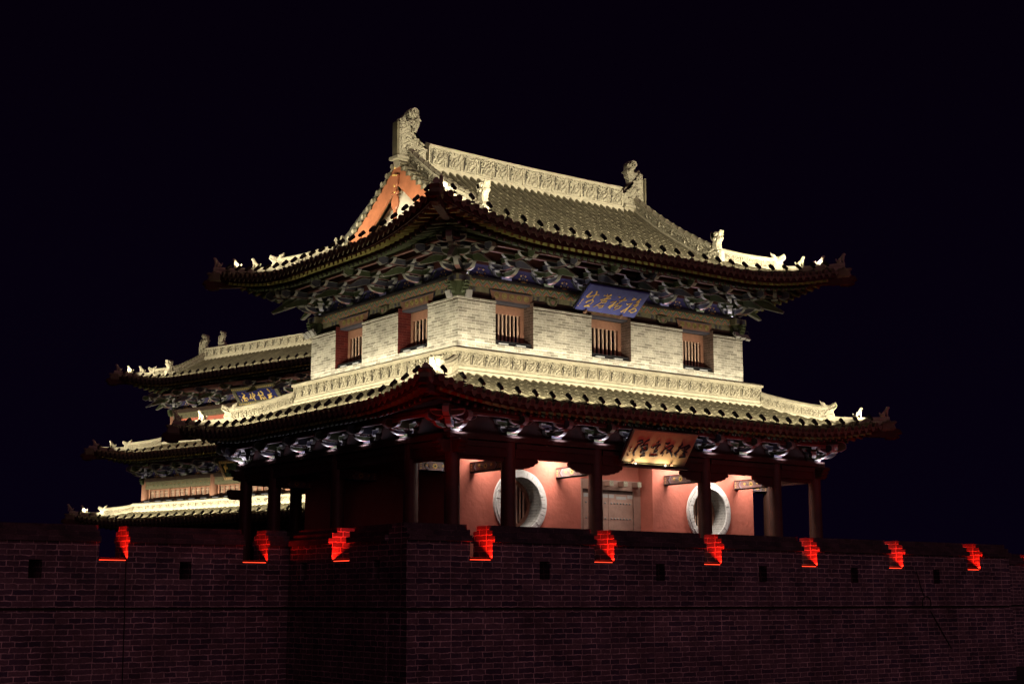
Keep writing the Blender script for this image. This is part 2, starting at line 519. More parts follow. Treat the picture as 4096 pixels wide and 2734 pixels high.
def tile_field(mb, hip, side, p, r, dmax, tl=0.30, nd=8, arc=6, shift=0.5):
    L = hip.L(side)
    n = round(L / p)
    ps = L / n
    for i in range(n):
        u = (i + 0.5) * ps
        dm = dmax(u)
        if dm < 0.15: continue
        nt = max(1, round(dm / tl))
        vs = []
        j = 0
        for t in range(nt):
            for d, rr in ((t / nt * dm - (0.03 if t == 0 else 0), r * 1.06), ((t + 1) / nt * dm, r * 0.95)):
                A, T, N = hip.frame(side, u, d)
                rr *= random.uniform(0.994, 1.006)
                c = hip.P(side, u, d) + A * random.uniform(-.002, .002)
                vs += [c + A * (rr * math.cos(math.pi * q / arc)) + N * (rr * math.sin(math.pi * q / arc) * 1.1 + 0.015) for q in range(arc + 1)]
                j += 1
        k = arc + 1
        fs = [(a * k + q, (a + 1) * k + q, (a + 1) * k + q + 1, a * k + q + 1) for a in range(j - 1) for q in range(arc)]
        mb.add(vs, fs, 0, False)
        # round end tile
        A, T, N = hip.frame(side, u, 0)
        c = hip.P(side, u, -0.035) + N * (r * 0.35)
        mb.disc(c, -T, r * 1.2, 0, 10, 0.04)
        mb.disc(c - T * 0.008, -T, r * 0.85, 1, 8, 0.012)
        # drip tile
        u2 = u + ps / 2
        if u2 < L - 0.1:
            c2 = hip.P(side, u2, -0.03)
            w_ = ps * 0.33
            mb.add([c2 - A * w_, c2 + A * w_, c2 + A * w_ * 0.7 + V((0, 0, -0.09)), c2 + V((0, 0, -0.15)), c2 - A * w_ * 0.7 + V((0, 0, -0.09)),
                    c2 - A * w_ + T * 0.03, c2 + A * w_ + T * 0.03, c2 + A * w_ * 0.7 + T * 0.03 + V((0, 0, -0.09)), c2 + T * 0.03 + V((0, 0, -0.15)), c2 - A * w_ * 0.7 + T * 0.03 + V((0, 0, -0.09))],
                   [(0, 1, 2, 3, 4), (9, 8, 7, 6, 5), (0, 4, 9, 5), (4, 3, 8, 9), (3, 2, 7, 8), (2, 1, 6, 7), (1, 0, 5, 6)], 0)
    # pan sheet
    cols = []
    for i in range(n + 1):
        u = i * ps
        dm = max(dmax(u), 0.001)
        cols.append([hip.P(side, u, dm * j / nd) for j in range(nd + 1)])
    vs = [q for c in cols for q in c]
    k = nd + 1
    mb.add(vs, [(i * k + j, (i + 1) * k + j, (i + 1) * k + j + 1, i * k + j + 1) for i in range(n) for j in range(nd)], 1)

def eave_under(mb, hip, side, dsof, pr=0.245, full=True):
    """0 red board, 1 square rafter, 2 round rafter, 3 rafter end, 4 dot"""
    L = hip.L(side)
    t = hip.ts
    n = max(8, round(L / 0.5))
    out = V(hip.axes(side)[1])
    def strip(d0, d1, z0, z1, mi=0):
        vs = []
        for i in range(n + 1):
            u = L * i / n
            w = min(u, L - u)
            a, b = min(d0, w), min(d1, w)
            vs += [hip.P(side, u, a, z0), hip.P(side, u, a, z1), hip.P(side, u, b, z1), hip.P(side, u, b, z0)]
        fs = []
        for i in range(n):
            for j in range(4):
                fs.append((i * 4 + j, (i + 1) * 4 + j, (i + 1) * 4 + (j + 1) % 4, i * 4 + (j + 1) % 4))
        mb.add(vs, fs, mi)
    strip(0.03, 0.09, -0.20 * t, -0.02)
    strip(0.10, dsof, -0.22 * t, -0.19 * t)
    strip(0.55, 0.62, -0.40 * t, -0.225 * t)
    nr = round(L / pr)
    for i in range(nr + 1):
        u = L * i / nr
        w = min(u, L - u)
        if w < 0.22: continue
        A = V(hip.axes(side)[0])
        e = min(0.98, w)
        if e > 0.25:
            p0, p1 = hip.P(side, u, 0.11, -0.265 * t), hip.P(side, u, e, -0.265 * t)
            hh = V((0, 0, 0.042))
            ww = A * 0.042
            mb.hexa([p0 - ww - hh, p0 + ww - hh, p1 + ww - hh, p1 - ww - hh, p0 - ww + hh, p0 + ww + hh, p1 + ww + hh, p1 - ww + hh], 1)
        e = min(dsof, w)
        if e > 0.75:
            p0, p1 = hip.P(side, u, 0.46, -0.45 * t), hip.P(side, u, e, -0.45 * t)
            mb.tube(p0, p1, 0.055, 0.055, 8, 2, True, True, 3)
            dd = (p0 - p1).normalized()
            mb.disc(p0 + dd * 0.006 + V((0, 0, -0.012)), dd, 0.024, 4, 6, 0.004)

def cap_profile(w, h, cap, base=0.03):
    """ridge cross-section: plinth, carved web, round cap"""
    p = [(-w - base, -0.05), (-w - base, h * 0.16), (-w, h * 0.2), (-w, h - cap * 1.3), (-w - base * 0.9, h - cap * 1.25), (-w - base * 0.9, h - cap * 0.9)]
    arc = [(-math.cos(math.pi * i / 6) * cap, h - cap * 0.9 + math.sin(math.pi * i / 6) * cap) for i in range(7)]
    q = [(-a, b) for a, b in p[::-1]]
    return p + arc + q

def relief_run(mb, p0, p1, up, nrm, h, n, mi=0, seed=0, depth=0.03, hole_shade=None):
    """scrolled leaf carving in n panels between p0 and p1"""
    rnd = random.Random(seed)
    p0, p1 = V(p0), V(p1)
    ln = (p1 - p0).length
    U = (p1 - p0) / ln
    W = V(up)
    N = V(nrm)
    pw = ln / n
    for i in range(n):
        O = p0 + U * (i * pw)
        s = pw
        def rib(pts, w, hh=1.0, m_=None):
            mb.ribbon([((x + rnd.uniform(-.02, .02)) * s, y * h) for x, y in pts], w * h, O, U, W, N, depth * hh, mi if m_ is None else m_)
        if hole_shade is not None:
            rib([(.36, .93), (.24, .74), (.16, .66), (.20, .42), (.15, .12)], [.03, .07, .10, .06, .02] and .085, .15, hole_shade)  # dark strokes painted as shade of piercings that are not cut
            rib([(.30, .70), (.36, .60), (.32, .46)], .05, .15, hole_shade)
        rib([(.08, .95), (.12, .72), (.05, .62), (.09, .38), (.06, .08)], .045, 1.6)
        rib([(.28, .9), (.42, .75), (.40, .55), (.30, .55), (.30, .70)], .05, 1.2)
        rib([(.50, .15), (.62, .42), (.80, .50), (.92, .85)], .055, 1.2)
        rib([(.38, .1), (.48, .35), (.60, .62), (.74, .70)], .045)
        rib([(.66, .1), (.80, .22), (.93, .42)], .05)
        rib([(.58, .92), (.68, .84), (.78, .88)], .04)

def scroll(c, r, turns=1.4, n=14, a0=0.0, cw=1):
    return [(c[0] + r * (1 - 0.75 * i / n) * math.cos(a0 + cw * 2 * math.pi * turns * i / n), c[1] + r * (1 - 0.75 * i / n) * math.sin(a0 + cw * 2 * math.pi * turns * i / n)) for i in range(n + 1)]

# ---- ornament outlines (u outward / forward, w up), traced then scaled
CHIWEN = [(150, 775), (160, 250), (205, 235), (222, 215), (235, 180), (262, 228), (300, 236), (350, 232), (372, 214), (350, 203), (318, 182), (302, 140), (308, 105), (330, 75),
          (375, 58), (420, 68), (460, 108), (485, 170), (495, 240), (480, 310), (448, 365), (435, 430), (450, 470), (480, 488), (525, 510), (552, 548), (560, 580),
          (600, 592), (632, 612), (630, 640), (600, 655), (590, 800), (330, 800)]
BEAST = [(190, 740), (190, 640), (205, 560), (260, 545), (300, 440), (320, 360), (275, 330), (262, 260), (268, 195), (290, 180), (318, 210), (328, 268), (378, 272), (378, 215),
         (420, 192), (448, 235), (480, 185), (512, 180), (515, 212), (484, 262), (492, 300), (512, 312), (505, 345), (462, 382), (452, 440), (470, 510), (516, 560), (520, 740)]
DRAGON = [(960, 830), (965, 690), (1035, 660), (1012, 610), (1010, 560), (980, 520), (968, 468), (1005, 498), (1055, 515), (1078, 555), (1110, 552), (1150, 548), (1195, 520), (1225, 518), (1250, 532),
          (1266, 580), (1245, 612), (1195, 662), (1216, 720), (1200, 790), (1192, 830)]

def norm_outline(o, base_y, x_c, s):
    return [((x - x_c) * s, (base_y - y) * s) for x, y in o]

def ornament(mb, kind, O, U, size, th, mi=0, painted_shade=None):
    U = V(U).normalized()
    W = V((0, 0, 1))
    N = U.cross(W)
    if kind == 'chiwen':
        s = size / 740.0
        ol = norm_outline(CHIWEN, 798, 150, s)
        arcs = [scroll(((375 - 150) * s, (798 - 130) * s), 60 * s, 1.2), scroll(((270 - 150) * s, (798 - 330) * s), 38 * s), scroll(((345 - 150) * s, (798 - 400) * s), 45 * s, 1.3, 2),
                scroll(((265 - 150) * s, (798 - 540) * s), 42 * s, 1.3, 1), scroll(((390 - 150) * s, (798 - 520) * s), 48 * s, 1.4, 3), scroll(((480 - 150) * s, (798 - 580) * s), 45 * s, 1.2, 4),
                scroll(((290 - 150) * s, (798 - 680) * s), 45 * s), scroll(((430 - 150) * s, (798 - 690) * s), 50 * s, 1.4, 2), scroll(((430 - 150) * s, (798 - 240) * s), 40 * s, 1.2, 5)]
    elif kind == 'beast':
        s = size / 560.0
        ol = norm_outline(BEAST, 740, 350, s)
        arcs = [scroll(((420 - 350) * s, (740 - 570) * s), 55 * s, 1.4, 1), scroll(((300 - 350) * s, (740 - 510) * s), 50 * s, 1.3, 2), scroll(((260 - 350) * s, (740 - 620) * s), 50 * s),
                scroll(((340 - 350) * s, (740 - 640) * s), 45 * s, 1.4, 3), scroll(((420 - 350) * s, (740 - 250) * s), 42 * s), scroll(((390 - 350) * s, (740 - 330) * s), 28 * s)]
    else:
        s = size / 362.0
        ol = norm_outline(DRAGON, 830, 1080, s)
        arcs = [scroll(((1160 - 1080) * s, (830 - 720) * s), 45 * s, 1.5, 1), scroll(((1040 - 1080) * s, (830 - 730) * s), 40 * s, 1.4, 2), scroll(((1140 - 1080) * s, (830 - 595) * s), 32 * s),
                scroll(((1220 - 1080) * s, (830 - 540) * s), 18 * s), [((1120 - 1080) * s, (830 - 640) * s), ((1180 - 1080) * s, (830 - 630) * s), ((1250 - 1080) * s, (830 - 590) * s)]]
    mb.slab(ol, O, U, W, th, mi, th * 0.22)
    for a in arcs:
        for sg in (1, -1):
            mb.ribbon(a, 0.016 * size / 0.8, V(O) + N * sg * th / 2, U, W, N * sg, 0.03 * size / 0.8 + 0.012, mi)
            if painted_shade is not None:
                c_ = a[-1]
                mb.ribbon([(c_[0] + (x - c_[0]) * 1.22, c_[1] + (y - c_[1]) * 1.22) for x, y in a[:10]], 0.008 * size / 0.8, V(O) + N * sg * th / 2, U, W, N * sg, 0.006, painted_shade)  # dark line painted beside the scroll as shade of a deep cut

def skin_mesh(name, nodes, edges, m):
    me = bpy.data.meshes.new(name)
    me.from_pydata([n[:3] for n in nodes], edges, [])
    o = bpy.data.objects.new(name, me)
    COL.objects.link(o)
    sk = o.modifiers.new('s', 'SKIN')
    for i, n in enumerate(nodes):
        me.skin_vertices[0].data[i].radius = (n[3], n[3])
    me.skin_vertices[0].data[0].use_root = True
    sb = o.modifiers.new('b', 'SUBSURF')
    sb.levels = 1
    dg = bpy.context.evaluated_depsgraph_get()
    r = bpy.data.meshes.new_from_object(o.evaluated_get(dg))
    bpy.data.objects.remove(o)
    r.name = name
    r.materials.clear()
    r.materials.append(M[m])
    return r

LION = skin_mesh('roof_lion', [(0, 0, .10, .062), (.10, 0, .18, .062), (.13, 0, .25, .055), (.155, 0, .315, .062), (.225, 0, .305, .032),
                 (.13, .035, .09, .026), (.145, .035, .0, .028), (.13, -.035, .09, .026), (.145, -.035, .0, .028),
                 (.02, .05, .05, .04), (.075, .05, .0, .026), (.02, -.05, .05, .04), (.075, -.05, .0, .026),
                 (-.075, 0, .07, .025), (-.10, 0, .17, .03)],
                 [(0, 1), (1, 2), (2, 3), (3, 4), (1, 5), (5, 6), (1, 7), (7, 8), (0, 9), (9, 10), (0, 11), (11, 12), (0, 13), (13, 14)], 'stone')

def put_mesh(name, me, parent, loc, rz, sc=1.0):
    o = bpy.data.objects.new(name, me)
    COL.objects.link(o)
    o.parent = parent
    o.location = V(loc) - FR[parent.name]['org']
    o.rotation_euler = (0, 0, rz)
    o.scale = (sc, sc, sc)
    return o

def hip_ridge(roof, hip, c, d_top, d_beast, d_end, lions, hh=0.36, tip_head=True, size=0.62, taper=0.2):
    """ridge down one corner: carved upper run, dragon head, low outer run with small animals"""
    pts = [hip.corner(c, d_top + (d_beast - d_top) * i / 8, 0.02) for i in range(9)]
    mb = MB('stone', 'carved2')
    pr = cap_profile(0.09, hh, 0.085)
    mi = [0] * len(pr)
    mi[2] = 1
    mi[len(pr) - 4] = 1
    mb.sweep(pts, pr, mi)
    t = (pts[-1] - pts[0])
    t.z = 0
    t.normalize()
    n_ = V((t.y, -t.x, 0))
    for sg in (1, -1):
        for i in range(8):
            a, b = pts[i] + n_ * sg * 0.09, pts[i + 1] + n_ * sg * 0.09
            relief_run(mb, a + V((0, 0, hh * .24)), b + V((0, 0, hh * .24)), (0, 0, 1), n_ * sg, hh * 0.42, 1, 1, i, 0.02)
    r1 = mb.build('hip_ridge', roof)
    mb = MB('stone')
    pts2 = [hip.corner(c, d_beast + (d_end - d_beast) * i / 10, 0.02) for i in range(11)]
    mb.sweep(pts2, cap_profile(0.075, 0.20, 0.08, 0.02))
    for i in range(1, 10, 2):
        p = pts2[i]
        mb.tube(p + V((0, 0, .13)) - t * .012, p + V((0, 0, .13)) + t * .012, .092, .092, 10, 0)
    r2 = mb.build('hip_ridge', roof)
    mb = MB('stone', 'painted_shade')
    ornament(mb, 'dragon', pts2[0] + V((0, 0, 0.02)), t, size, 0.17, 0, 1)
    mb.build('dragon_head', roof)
    rz = math.atan2(t.y, t.x)
    for d in lions:
        put_mesh('roof_lion', LION, roof, hip.corner(c, d, 0.20), rz, 1.0)
    if tip_head:
        mb = MB('beamred', 'green', 'tile')
        a = hip.corner(c, 1.9, -0.52 * hip.ts)
        b = hip.corner(c, -0.02, -0.36 * hip.ts)
        sd = n_ * 0.11
        up = V((0, 0, 0.12))
        mb.hexa([a - sd - up, a + sd - up, b + sd - up, b - sd - up, a - sd + up, a + sd + up, b + sd + up, b - sd + up], 0)
        ol = [(-.1, -.17), (.18, -.19), (.34, -.12), (.30, -.05), (.42, .0), (.36, .12), (.24, .16), (.1, .2), (-.1, .17)]
        mb.slab(ol, b, t, (0, 0, 1), 0.24, 0, 0.04)
        ol2 = [(-.22, .12), (.16, .12), (.24, .2), (.2, .32), (.28, .40), (.22, .44), (.10, .43), (.06, .47), (-.02, .47), (-.04, .43), (-.16, .42), (-.22, .34)]
        mb.slab(ol2, b - V((0, 0, .05)), t, (0, 0, 1), 0.32, 2, 0.06)
        mb.build('corner_beam', roof)
    return pts, pts2

# ------------------------------------------------------------------ bracket set (dougong)
def gong(mb, L, z0, h, o, t, col, axis='x', o0=0.0, nose=None):
    """curved-ended arm. axis x: along the wall at outward offset o. axis y: outward from o0 to L"""
    if axis == 'x':
        a = L / 2
        c = a * 0.62
        q_ = [(c * (1 - math.cos(t)), h * .82 * (1 - math.sin(t))) for t in (0, .3, .65, 1.0, 1.3, 1.5708)]
        ol = [(-a, z0 + h)] + [(-a + x, z0 + z) for x, z in q_] + [(a - x, z0 + z) for x, z in q_[::-1]] + [(a, z0 + h)]
        O, U = V((0, -o, 0)), V((1, 0, 0))
    else:
        ol = nose
        O, U = V((o, 0, 0)), V((0, -1, 0))
    W = V((0, 0, 1))
    N = U.cross(W)
    k = len(ol)
    cx = sum(p[0] for p in ol) / k
    cz = sum(p[1] for p in ol) / k
    xr = max(p[0] for p in ol) - min(p[0] for p in ol)
    zr = max(p[1] for p in ol) - min(p[1] for p in ol)
    b = 0.018
    inn = [(cx + (x - cx) * (1 - 2 * b / xr), cz + (z - cz) * (1 - 2 * b / zr)) for x, z in ol]
    vs = [O + U * x + W * z - N * t / 2 for x, z in ol] + [O + U * x + W * z + N * t / 2 for x, z in ol] + \
         [O + U * x + W * z - N * t / 2 for x, z in inn] + [O + U * x + W * z + N * t / 2 for x, z in inn]
    fs, mi = [], []
    for i in range(k):
        j = (i + 1) % k
        fs.append((i, j, k + j, k + i))
        e = (ol[j][0] - ol[i][0], ol[j][1] - ol[i][1])
        flat = abs(e[1]) < abs(e[0]) * 0.25
        mi.append(3 if flat else 0)
        fs.append((i, j, 2 * k + j, 2 * k + i)); mi.append(0)
        fs.append((k + i, k + j, 3 * k + j, 3 * k + i)); mi.append(0)
    fs.append(tuple(range(2 * k, 3 * k))); mi.append(col)
    fs.append(tuple(range(3 * k, 4 * k))[::-1]); mi.append(col)
    mb.add(vs, fs, mi)

def dou(mb, x, o, z, w, h, col):
    b, t = w * 0.36, w * 0.5
    zm = z + h * 0.45
    vs = [(x - b, -o - b, z), (x + b, -o - b, z), (x + b, -o + b, z), (x - b, -o + b, z), (x - t, -o - t, zm), (x + t, -o - t, zm), (x + t, -o + t, zm), (x - t, -o + t, zm),
          (x - t, -o - t, z + h), (x + t, -o - t, z + h), (x + t, -o + t, z + h), (x - t, -o + t, z + h)]
    mb.add(vs, [(0, 1, 5, 4), (1, 2, 6, 5), (2, 3, 7, 6), (3, 0, 4, 7), (4, 5, 9, 8), (5, 6, 10, 9), (6, 7, 11, 10), (7, 4, 8, 11), (3, 2, 1, 0), (8, 9, 10, 11)], [0, 0, 0, 0, col, col, col, col, 0, col])
    i = t * 0.7
    mb.box(x - i, x + i, -o - t - 0.004, -o - t, zm + h * .08, z + h * .9, col)

def bracket_mesh(mb, tiers, c1, c2, s=1.0, tilt=1.0):
    if tiers == 2:
        dou(mb, 0, 0, 0, 0.34, 0.15, c1)
        gong(mb, 0.66, 0.13, 0.16, 0.0, 0.11, c2)
        gong(mb, 0, 0, 0, 0.0, 0.11, c2, 'y', nose=[(-.12, .13), (.36, .13), (.50, .16), (.60, .21), (.66, .29), (-.12, .29)])
        for x in (-.26, .26): dou(mb, x, 0, .285, .17, .085, c1)
        dou(mb, 0, .58, .285, .17, .085, c1)
        gong(mb, 0.94, 0.36, 0.15, 0.0, 0.10, c1)
        gong(mb, 0.66, 0.36, 0.15, 0.58, 0.10, c1)
        gong(mb, 0, 0, 0, 0.0, 0.11, c1, 'y', nose=[(-.1, .36), (.66, .36), (.95, .25), (1.36, .13), (1.40, .17), (1.16, .33), (1.02, .44), (.86, .50), (-.1, .50)])
        for x in (-.40, .40): dou(mb, x, 0, .505, .16, .075, c2)
        for x in (-.26, .26): dou(mb, x, .58, .505, .16, .075, c2)
        dou(mb, 0, 1.16, .46, .17, .08, c2)
        gong(mb, 0.92, 0.56, 0.12, 0.58, 0.10, c2)
        gong(mb, 0.66, 0.52, 0.14, 1.16, 0.10, c2)
        gong(mb, 0, 0, 0, 0.0, 0.13, c2, 'y', nose=[(-.1, .56), (1.26, .54), (1.40, .47), (1.54, .55), (1.54, .66), (1.44, .72), (-.1, .72)])
        for x in (-.26, .26): dou(mb, x, 1.16, .645, .15, .05, c1)
    else:
        dou(mb, 0, 0, 0, 0.34, 0.11, c1)
        gong(mb, 0.60, 0.09, 0.13, 0.0, 0.11, c2)
        gong(mb, 0, 0, 0, 0.0, 0.12, c2, 'y', nose=[(-.12, .09), (.34, .09), (.46, .12), (.54, .17), (.56, .22), (-.12, .22)])
        for x in (-.23, .23): dou(mb, x, 0, .215, .16, .065, c1)
        dou(mb, 0, .52, .215, .17, .065, c1)
        gong(mb, 0.86, 0.27, 0.13, 0.0, 0.10, c1)
        gong(mb, 0.70, 0.27, 0.13, 0.52, 0.10, c1)
        for x in (-.36, .36): dou(mb, x, 0, .395, .15, .05, c2)
        for x in (-.28, .28): dou(mb, x, .52, .39, .15, .03, c2)
        gong(mb, 0, 0, 0, 0.0, 0.13, c1, 'y', nose=[(-.1, .27), (.56, .27), (.68, .25), (.80, .32), (.80, .43), (.72, .50), (-.1, .50)])
BMATS = ('white', 'green', 'blue', 'pink', 'beamred')

def place_brackets(parent, spots, tiers, z, name='bracket_set', sc=1.0):
    """spots: (x, y, rz, kind). kind 0/1 alternates the paint"""
    protos = {}
    for x, y, rz, k in spots:
        if k not in protos:
            mb = MB(*BMATS)
            bracket_mesh(mb, tiers, 1 + k, 2 - k)
            o = mb.build(name, parent, org=(1e-9, 0, 0))
            protos[k] = o
            q = o
        else:
            q = protos[k].copy()
            COL.objects.link(q)
        q.parent = parent
        q.location = V((x, y, z)) - FR[parent.name]['org']
        q.rotation_euler = (0, 0, rz)
        q.scale = (sc, sc, sc)

# ================================================================== ground and city walls
g = MB('ground')
g.add([(-600, -600, -2.4), (600, -600, -2.4), (600, 600, -2.4), (-600, 600, -2.4)], [(0, 1, 2, 3)])
tag(g.build('ground'), kind='structure')

def wall_piece(mb, Y, x0, x1, slits, ztop, notches, flip=None, depth=0.75, zfloor=0.0):
    """brick wall front at Y from x0 to x1, up to ztop, with arrow slits; flip maps (along, out, z)"""
    f = flip or (lambda a, o, z: (a, Y + o, z))
    def bx(a0, a1, o0, o1, z0, z1, mi=0):
        p = [f(a0, o0, z0), f(a1, o0, z0), f(a1, o1, z0), f(a0, o1, z0), f(a0, o0, z1), f(a1, o0, z1), f(a1, o1, z1), f(a0, o1, z1)]
        mb.hexa(p if flip is None else [p[1], p[0], p[3], p[2], p[5], p[4], p[7], p[6]], mi)
    bx(x0, x1, -0.035, depth, -2.5, -0.235)
    bx(x0, x1, 0.09, depth, -0.235, -0.175, 1)  # groove back coloured dark to deepen its shade
    bx(x0, x1, 0, depth, -0.175, 0.47)
    cur = x0
    for sx in slits:
        bx(cur, sx - 0.15, 0, depth, 0.47, 0.885)
        bx(sx - 0.15, sx + 0.15, 0.62, depth, 0.47, 0.885, 1)  # slit back coloured dark in place of shade
        cur = sx + 0.15
    bx(cur, x1, 0, depth, 0.47, 0.885)

def merlon_mesh(mb, f, a0, a1, flip):
    prof = [(0, .885), (0, 1.30), (-.10, 1.30), (-.10, 1.435), (0.0, 1.435), (0.0, 1.565), (.13, 1.565), (.13, 1.69), (.62, 1.69), (.62, 1.565), (.75, 1.565), (.75, 1.435), (.85, 1.435), (.85, 1.30), (.75, 1.30), (.75, .885)]
    k = len(prof)
    vs = [f(a0, o, z) for o, z in prof] + [f(a1, o, z) for o, z in prof]
    fs = [(i, k + i, k + (i + 1) % k, (i + 1) % k) for i in range(k)] + [tuple(range(k)), tuple(range(k, 2 * k))[::-1]]
    if flip: fs = [q[::-1] for q in fs]
    mb.add(vs, [q[::-1] for q in fs], [1 if 1 <= i <= 13 else 0 for i in range(k)] + [0, 0])

def strip_light(label, f, a0, a1, power, flipn, grp='red light strips in the embrasures'):
    """red led bar on the front edge of an embrasure sill, lighting up and outward"""
    t = thing('light_strip', label, 'light strip', V(f((a0 + a1) / 2, 0.06, .887)), 0, grp)
    org = V(t.location)
    mb = MB('redstrip', 'black')
    def bx(o0, o1, z0, z1, mi, s=0.03):
        mb.hexa([f(a0 + s, o0, z0), f(a1 - s, o0, z0), f(a1 - s, o1, z0), f(a0 + s, o1, z0), f(a0 + s, o0, z1), f(a1 - s, o0, z1), f(a1 - s, o1, z1), f(a0 + s, o1, z1)], mi)
    bx(0.03, 0.06, .893, .908, 0)
    mb.build('led_bar', t, org)
    mb = MB('mattblack')
    mb.hexa([f(a0 + .004, 0.064, .887), f(a1 - .004, .064, .887), f(a1 - .004, .1, .887), f(a0 + .004, .1, .887), f(a0 + .004, .064, .954), f(a1 - .004, .064, .954), f(a1 - .004, .1, .954), f(a0 + .004, .1, .954)], 0)
    mb.build('housing', t, org)
    p = V(f((a0 + a1) / 2, 0.035, .932))
    d = V(f(0, -.05, 1)) - V(f(0, 0, 0))
    xd = V(f(1, 0, 0)) - V(f(0, 0, 0))
    area('embrasure_glow', p, d, xd, (a1 - a0) * .86, 0.015, power, (1.0, 0.014, 0.005), 180)

EX0 = 19.931
ESP = 3.6952
EW = 0.63
BX0, BX1, BY = 17.6, 39.9, 27.0
CY_ = 32.32
# --- projecting bastion
bw = thing('bastion_wall', 'projecting brick bastion wall under the lit corner tower, with stepped battlements', 'wall', (28.7, 29.6, -2.4), org=(28.7, 29.6, -2.4))
fF = lambda a, o, z: (a, BY + o, z)
fL = lambda a, o, z: (BX0 + o, a, z)
mb = MB('cbrick', 'painted_shade')
embr = [(EX0 + k * ESP - EW, EX0 + k * ESP) for k in range(6)]
wall_piece(mb, BY, BX0, BX1, [EX0 + 1.53 + k * ESP for k in range(5)], .885, embr)
lemb = (29.44, 30.24)
wall_piece(mb, 0, BY + .75, CY_ + 2, [28.1 + .15, 31.6], .885, None, flip=fL)
mb.box(BX0 + .75, BX1, BY + .75, 44.0, -2.4, -.02)
mb.build('wall_body', bw)
edges = [BX0] + [v for e in embr for v in e] + [BX1]
for k in range(0, len(edges), 2):
    mb = MB('cbrick', 'cbrick_cap')
    merlon_mesh(mb, fF, edges[k], edges[k + 1], False)
    mb.build('merlon', bw)
for a, b in ((BY + .75, lemb[0]), (lemb[1], CY_ + 1.0)):
    mb = MB('cbrick', 'cbrick_cap')
    merlon_mesh(mb, fL, a, b, True)
    mb.build('merlon', bw)
for k, (a, b) in enumerate(embr):
    strip_light('red light strip in the %s embrasure right of the bastion corner' % ORD[k], fF, a, b, 34, 0)
strip_light('red light strip in the only embrasure left of the bastion corner, on its shaded side', fL, lemb[0], lemb[1], 34, 1)
# --- curtain walls left and right of it
fC = lambda a, o, z: (a, CY_ + o, z)
cw = thing('curtain_wall', 'long dark brick city wall running left from the bastion, with arrow slits', 'wall', (5, 32.7, -2.4), org=(5, 32.7, -2.4))
cemb = [(5.5, 6.2), (9.12, 9.80), (12.71, 13.395), (16.33, 17.0)]
mb = MB('cbrick', 'painted_shade')
wall_piece(mb, CY_, -8, BX0 - .01, [7.6, 11.26, 14.84], .885, cemb)
mb.box(-8, BX0 - .01, CY_ + .75, CY_ + 6, -2.4, -.02)
mb.build('wall_body', cw)
edges = [-8] + [v for e in cemb for v in e] + [BX0 - .01]
for k in range(0, len(edges), 2):
    mb = MB('cbrick', 'cbrick_cap')
    merlon_mesh(mb, fC, edges[k], edges[k + 1], False)
    mb.build('merlon', cw)
strip_light('red light strip in the leftmost lit embrasure of the left city wall', fC, *cemb[2], 36, 0)
strip_light('red light strip in the left city wall embrasure nearest the bastion', fC, *cemb[3], 15, 0)
rw = thing('curtain_wall', 'far city wall set back beyond the right end of the bastion', 'wall', (55, 32.7, -2.4), org=(55, 32.7, -2.4))
mb = MB('cbrick', 'painted_shade')
wall_piece(mb, CY_, BX1 + .01, 80, [50.2], .885, None)
mb.build('wall_body', rw)
for a, b in ((BX1 + .01, 48.72), (49.36, 80)):
    mb = MB('cbrick', 'cbrick_cap')
    merlon_mesh(mb, fC, a, b, False)
    mb.build('merlon', rw)
strip_light('red light strip in the set-back wall at the far right edge', fC, 48.72, 49.36, 20, 0)
# cables on the walls
mb = MB('black')
mb.path([(13.36, CY_ - .015, .86), (13.37, CY_ - .015, -.2), (13.365, CY_ - .05, -.26), (13.39, CY_ - .05, -2.4)], 0.012)
tag(mb.build('wall_cable'), 'thin black cable hanging straight down the left city wall below a red-lit embrasure', 'cable')
mb = MB('black')
mb.path([(35.3, 26.985, .82), (35.45, 26.985, .4), (35.6, 26.985, .1)], 0.012)
mb.path([(35.7 + .2 * math.cos(a), 26.985, -.1 + .2 * math.sin(a)) for a in [2 * math.pi * i / 16 for i in range(17)]], 0.014)
mb.path([(35.8, 26.95, -.3), (36.2, 26.94, -.8), (36.7, 26.94, -1.4)], 0.012)
tag(mb.build('wall_cable'), 'coiled loop of black cable hung on the right bastion wall', 'cable')

# ================================================================== corner tower
TX, TY = 27.667, 35.633
CX0, CX1, CY0, CY1 = 20.882, 34.453, 30.0, 41.266
WX0, WX1, WY0, WY1 = 22.168, 33.165, 31.63, 39.635
tower = thing('corner_tower', 'floodlit two-storey Chinese corner tower with upswept tiled roofs above the bastion', 'tower', (TX, TY, 0), org=(TX, TY, 0))
COLX = [20.882, 22.652, 25.608, 29.724, 32.68, 34.453]
COLY = [30.0, 31.88, 33.75, 35.633, 37.5, 39.388, 41.266]

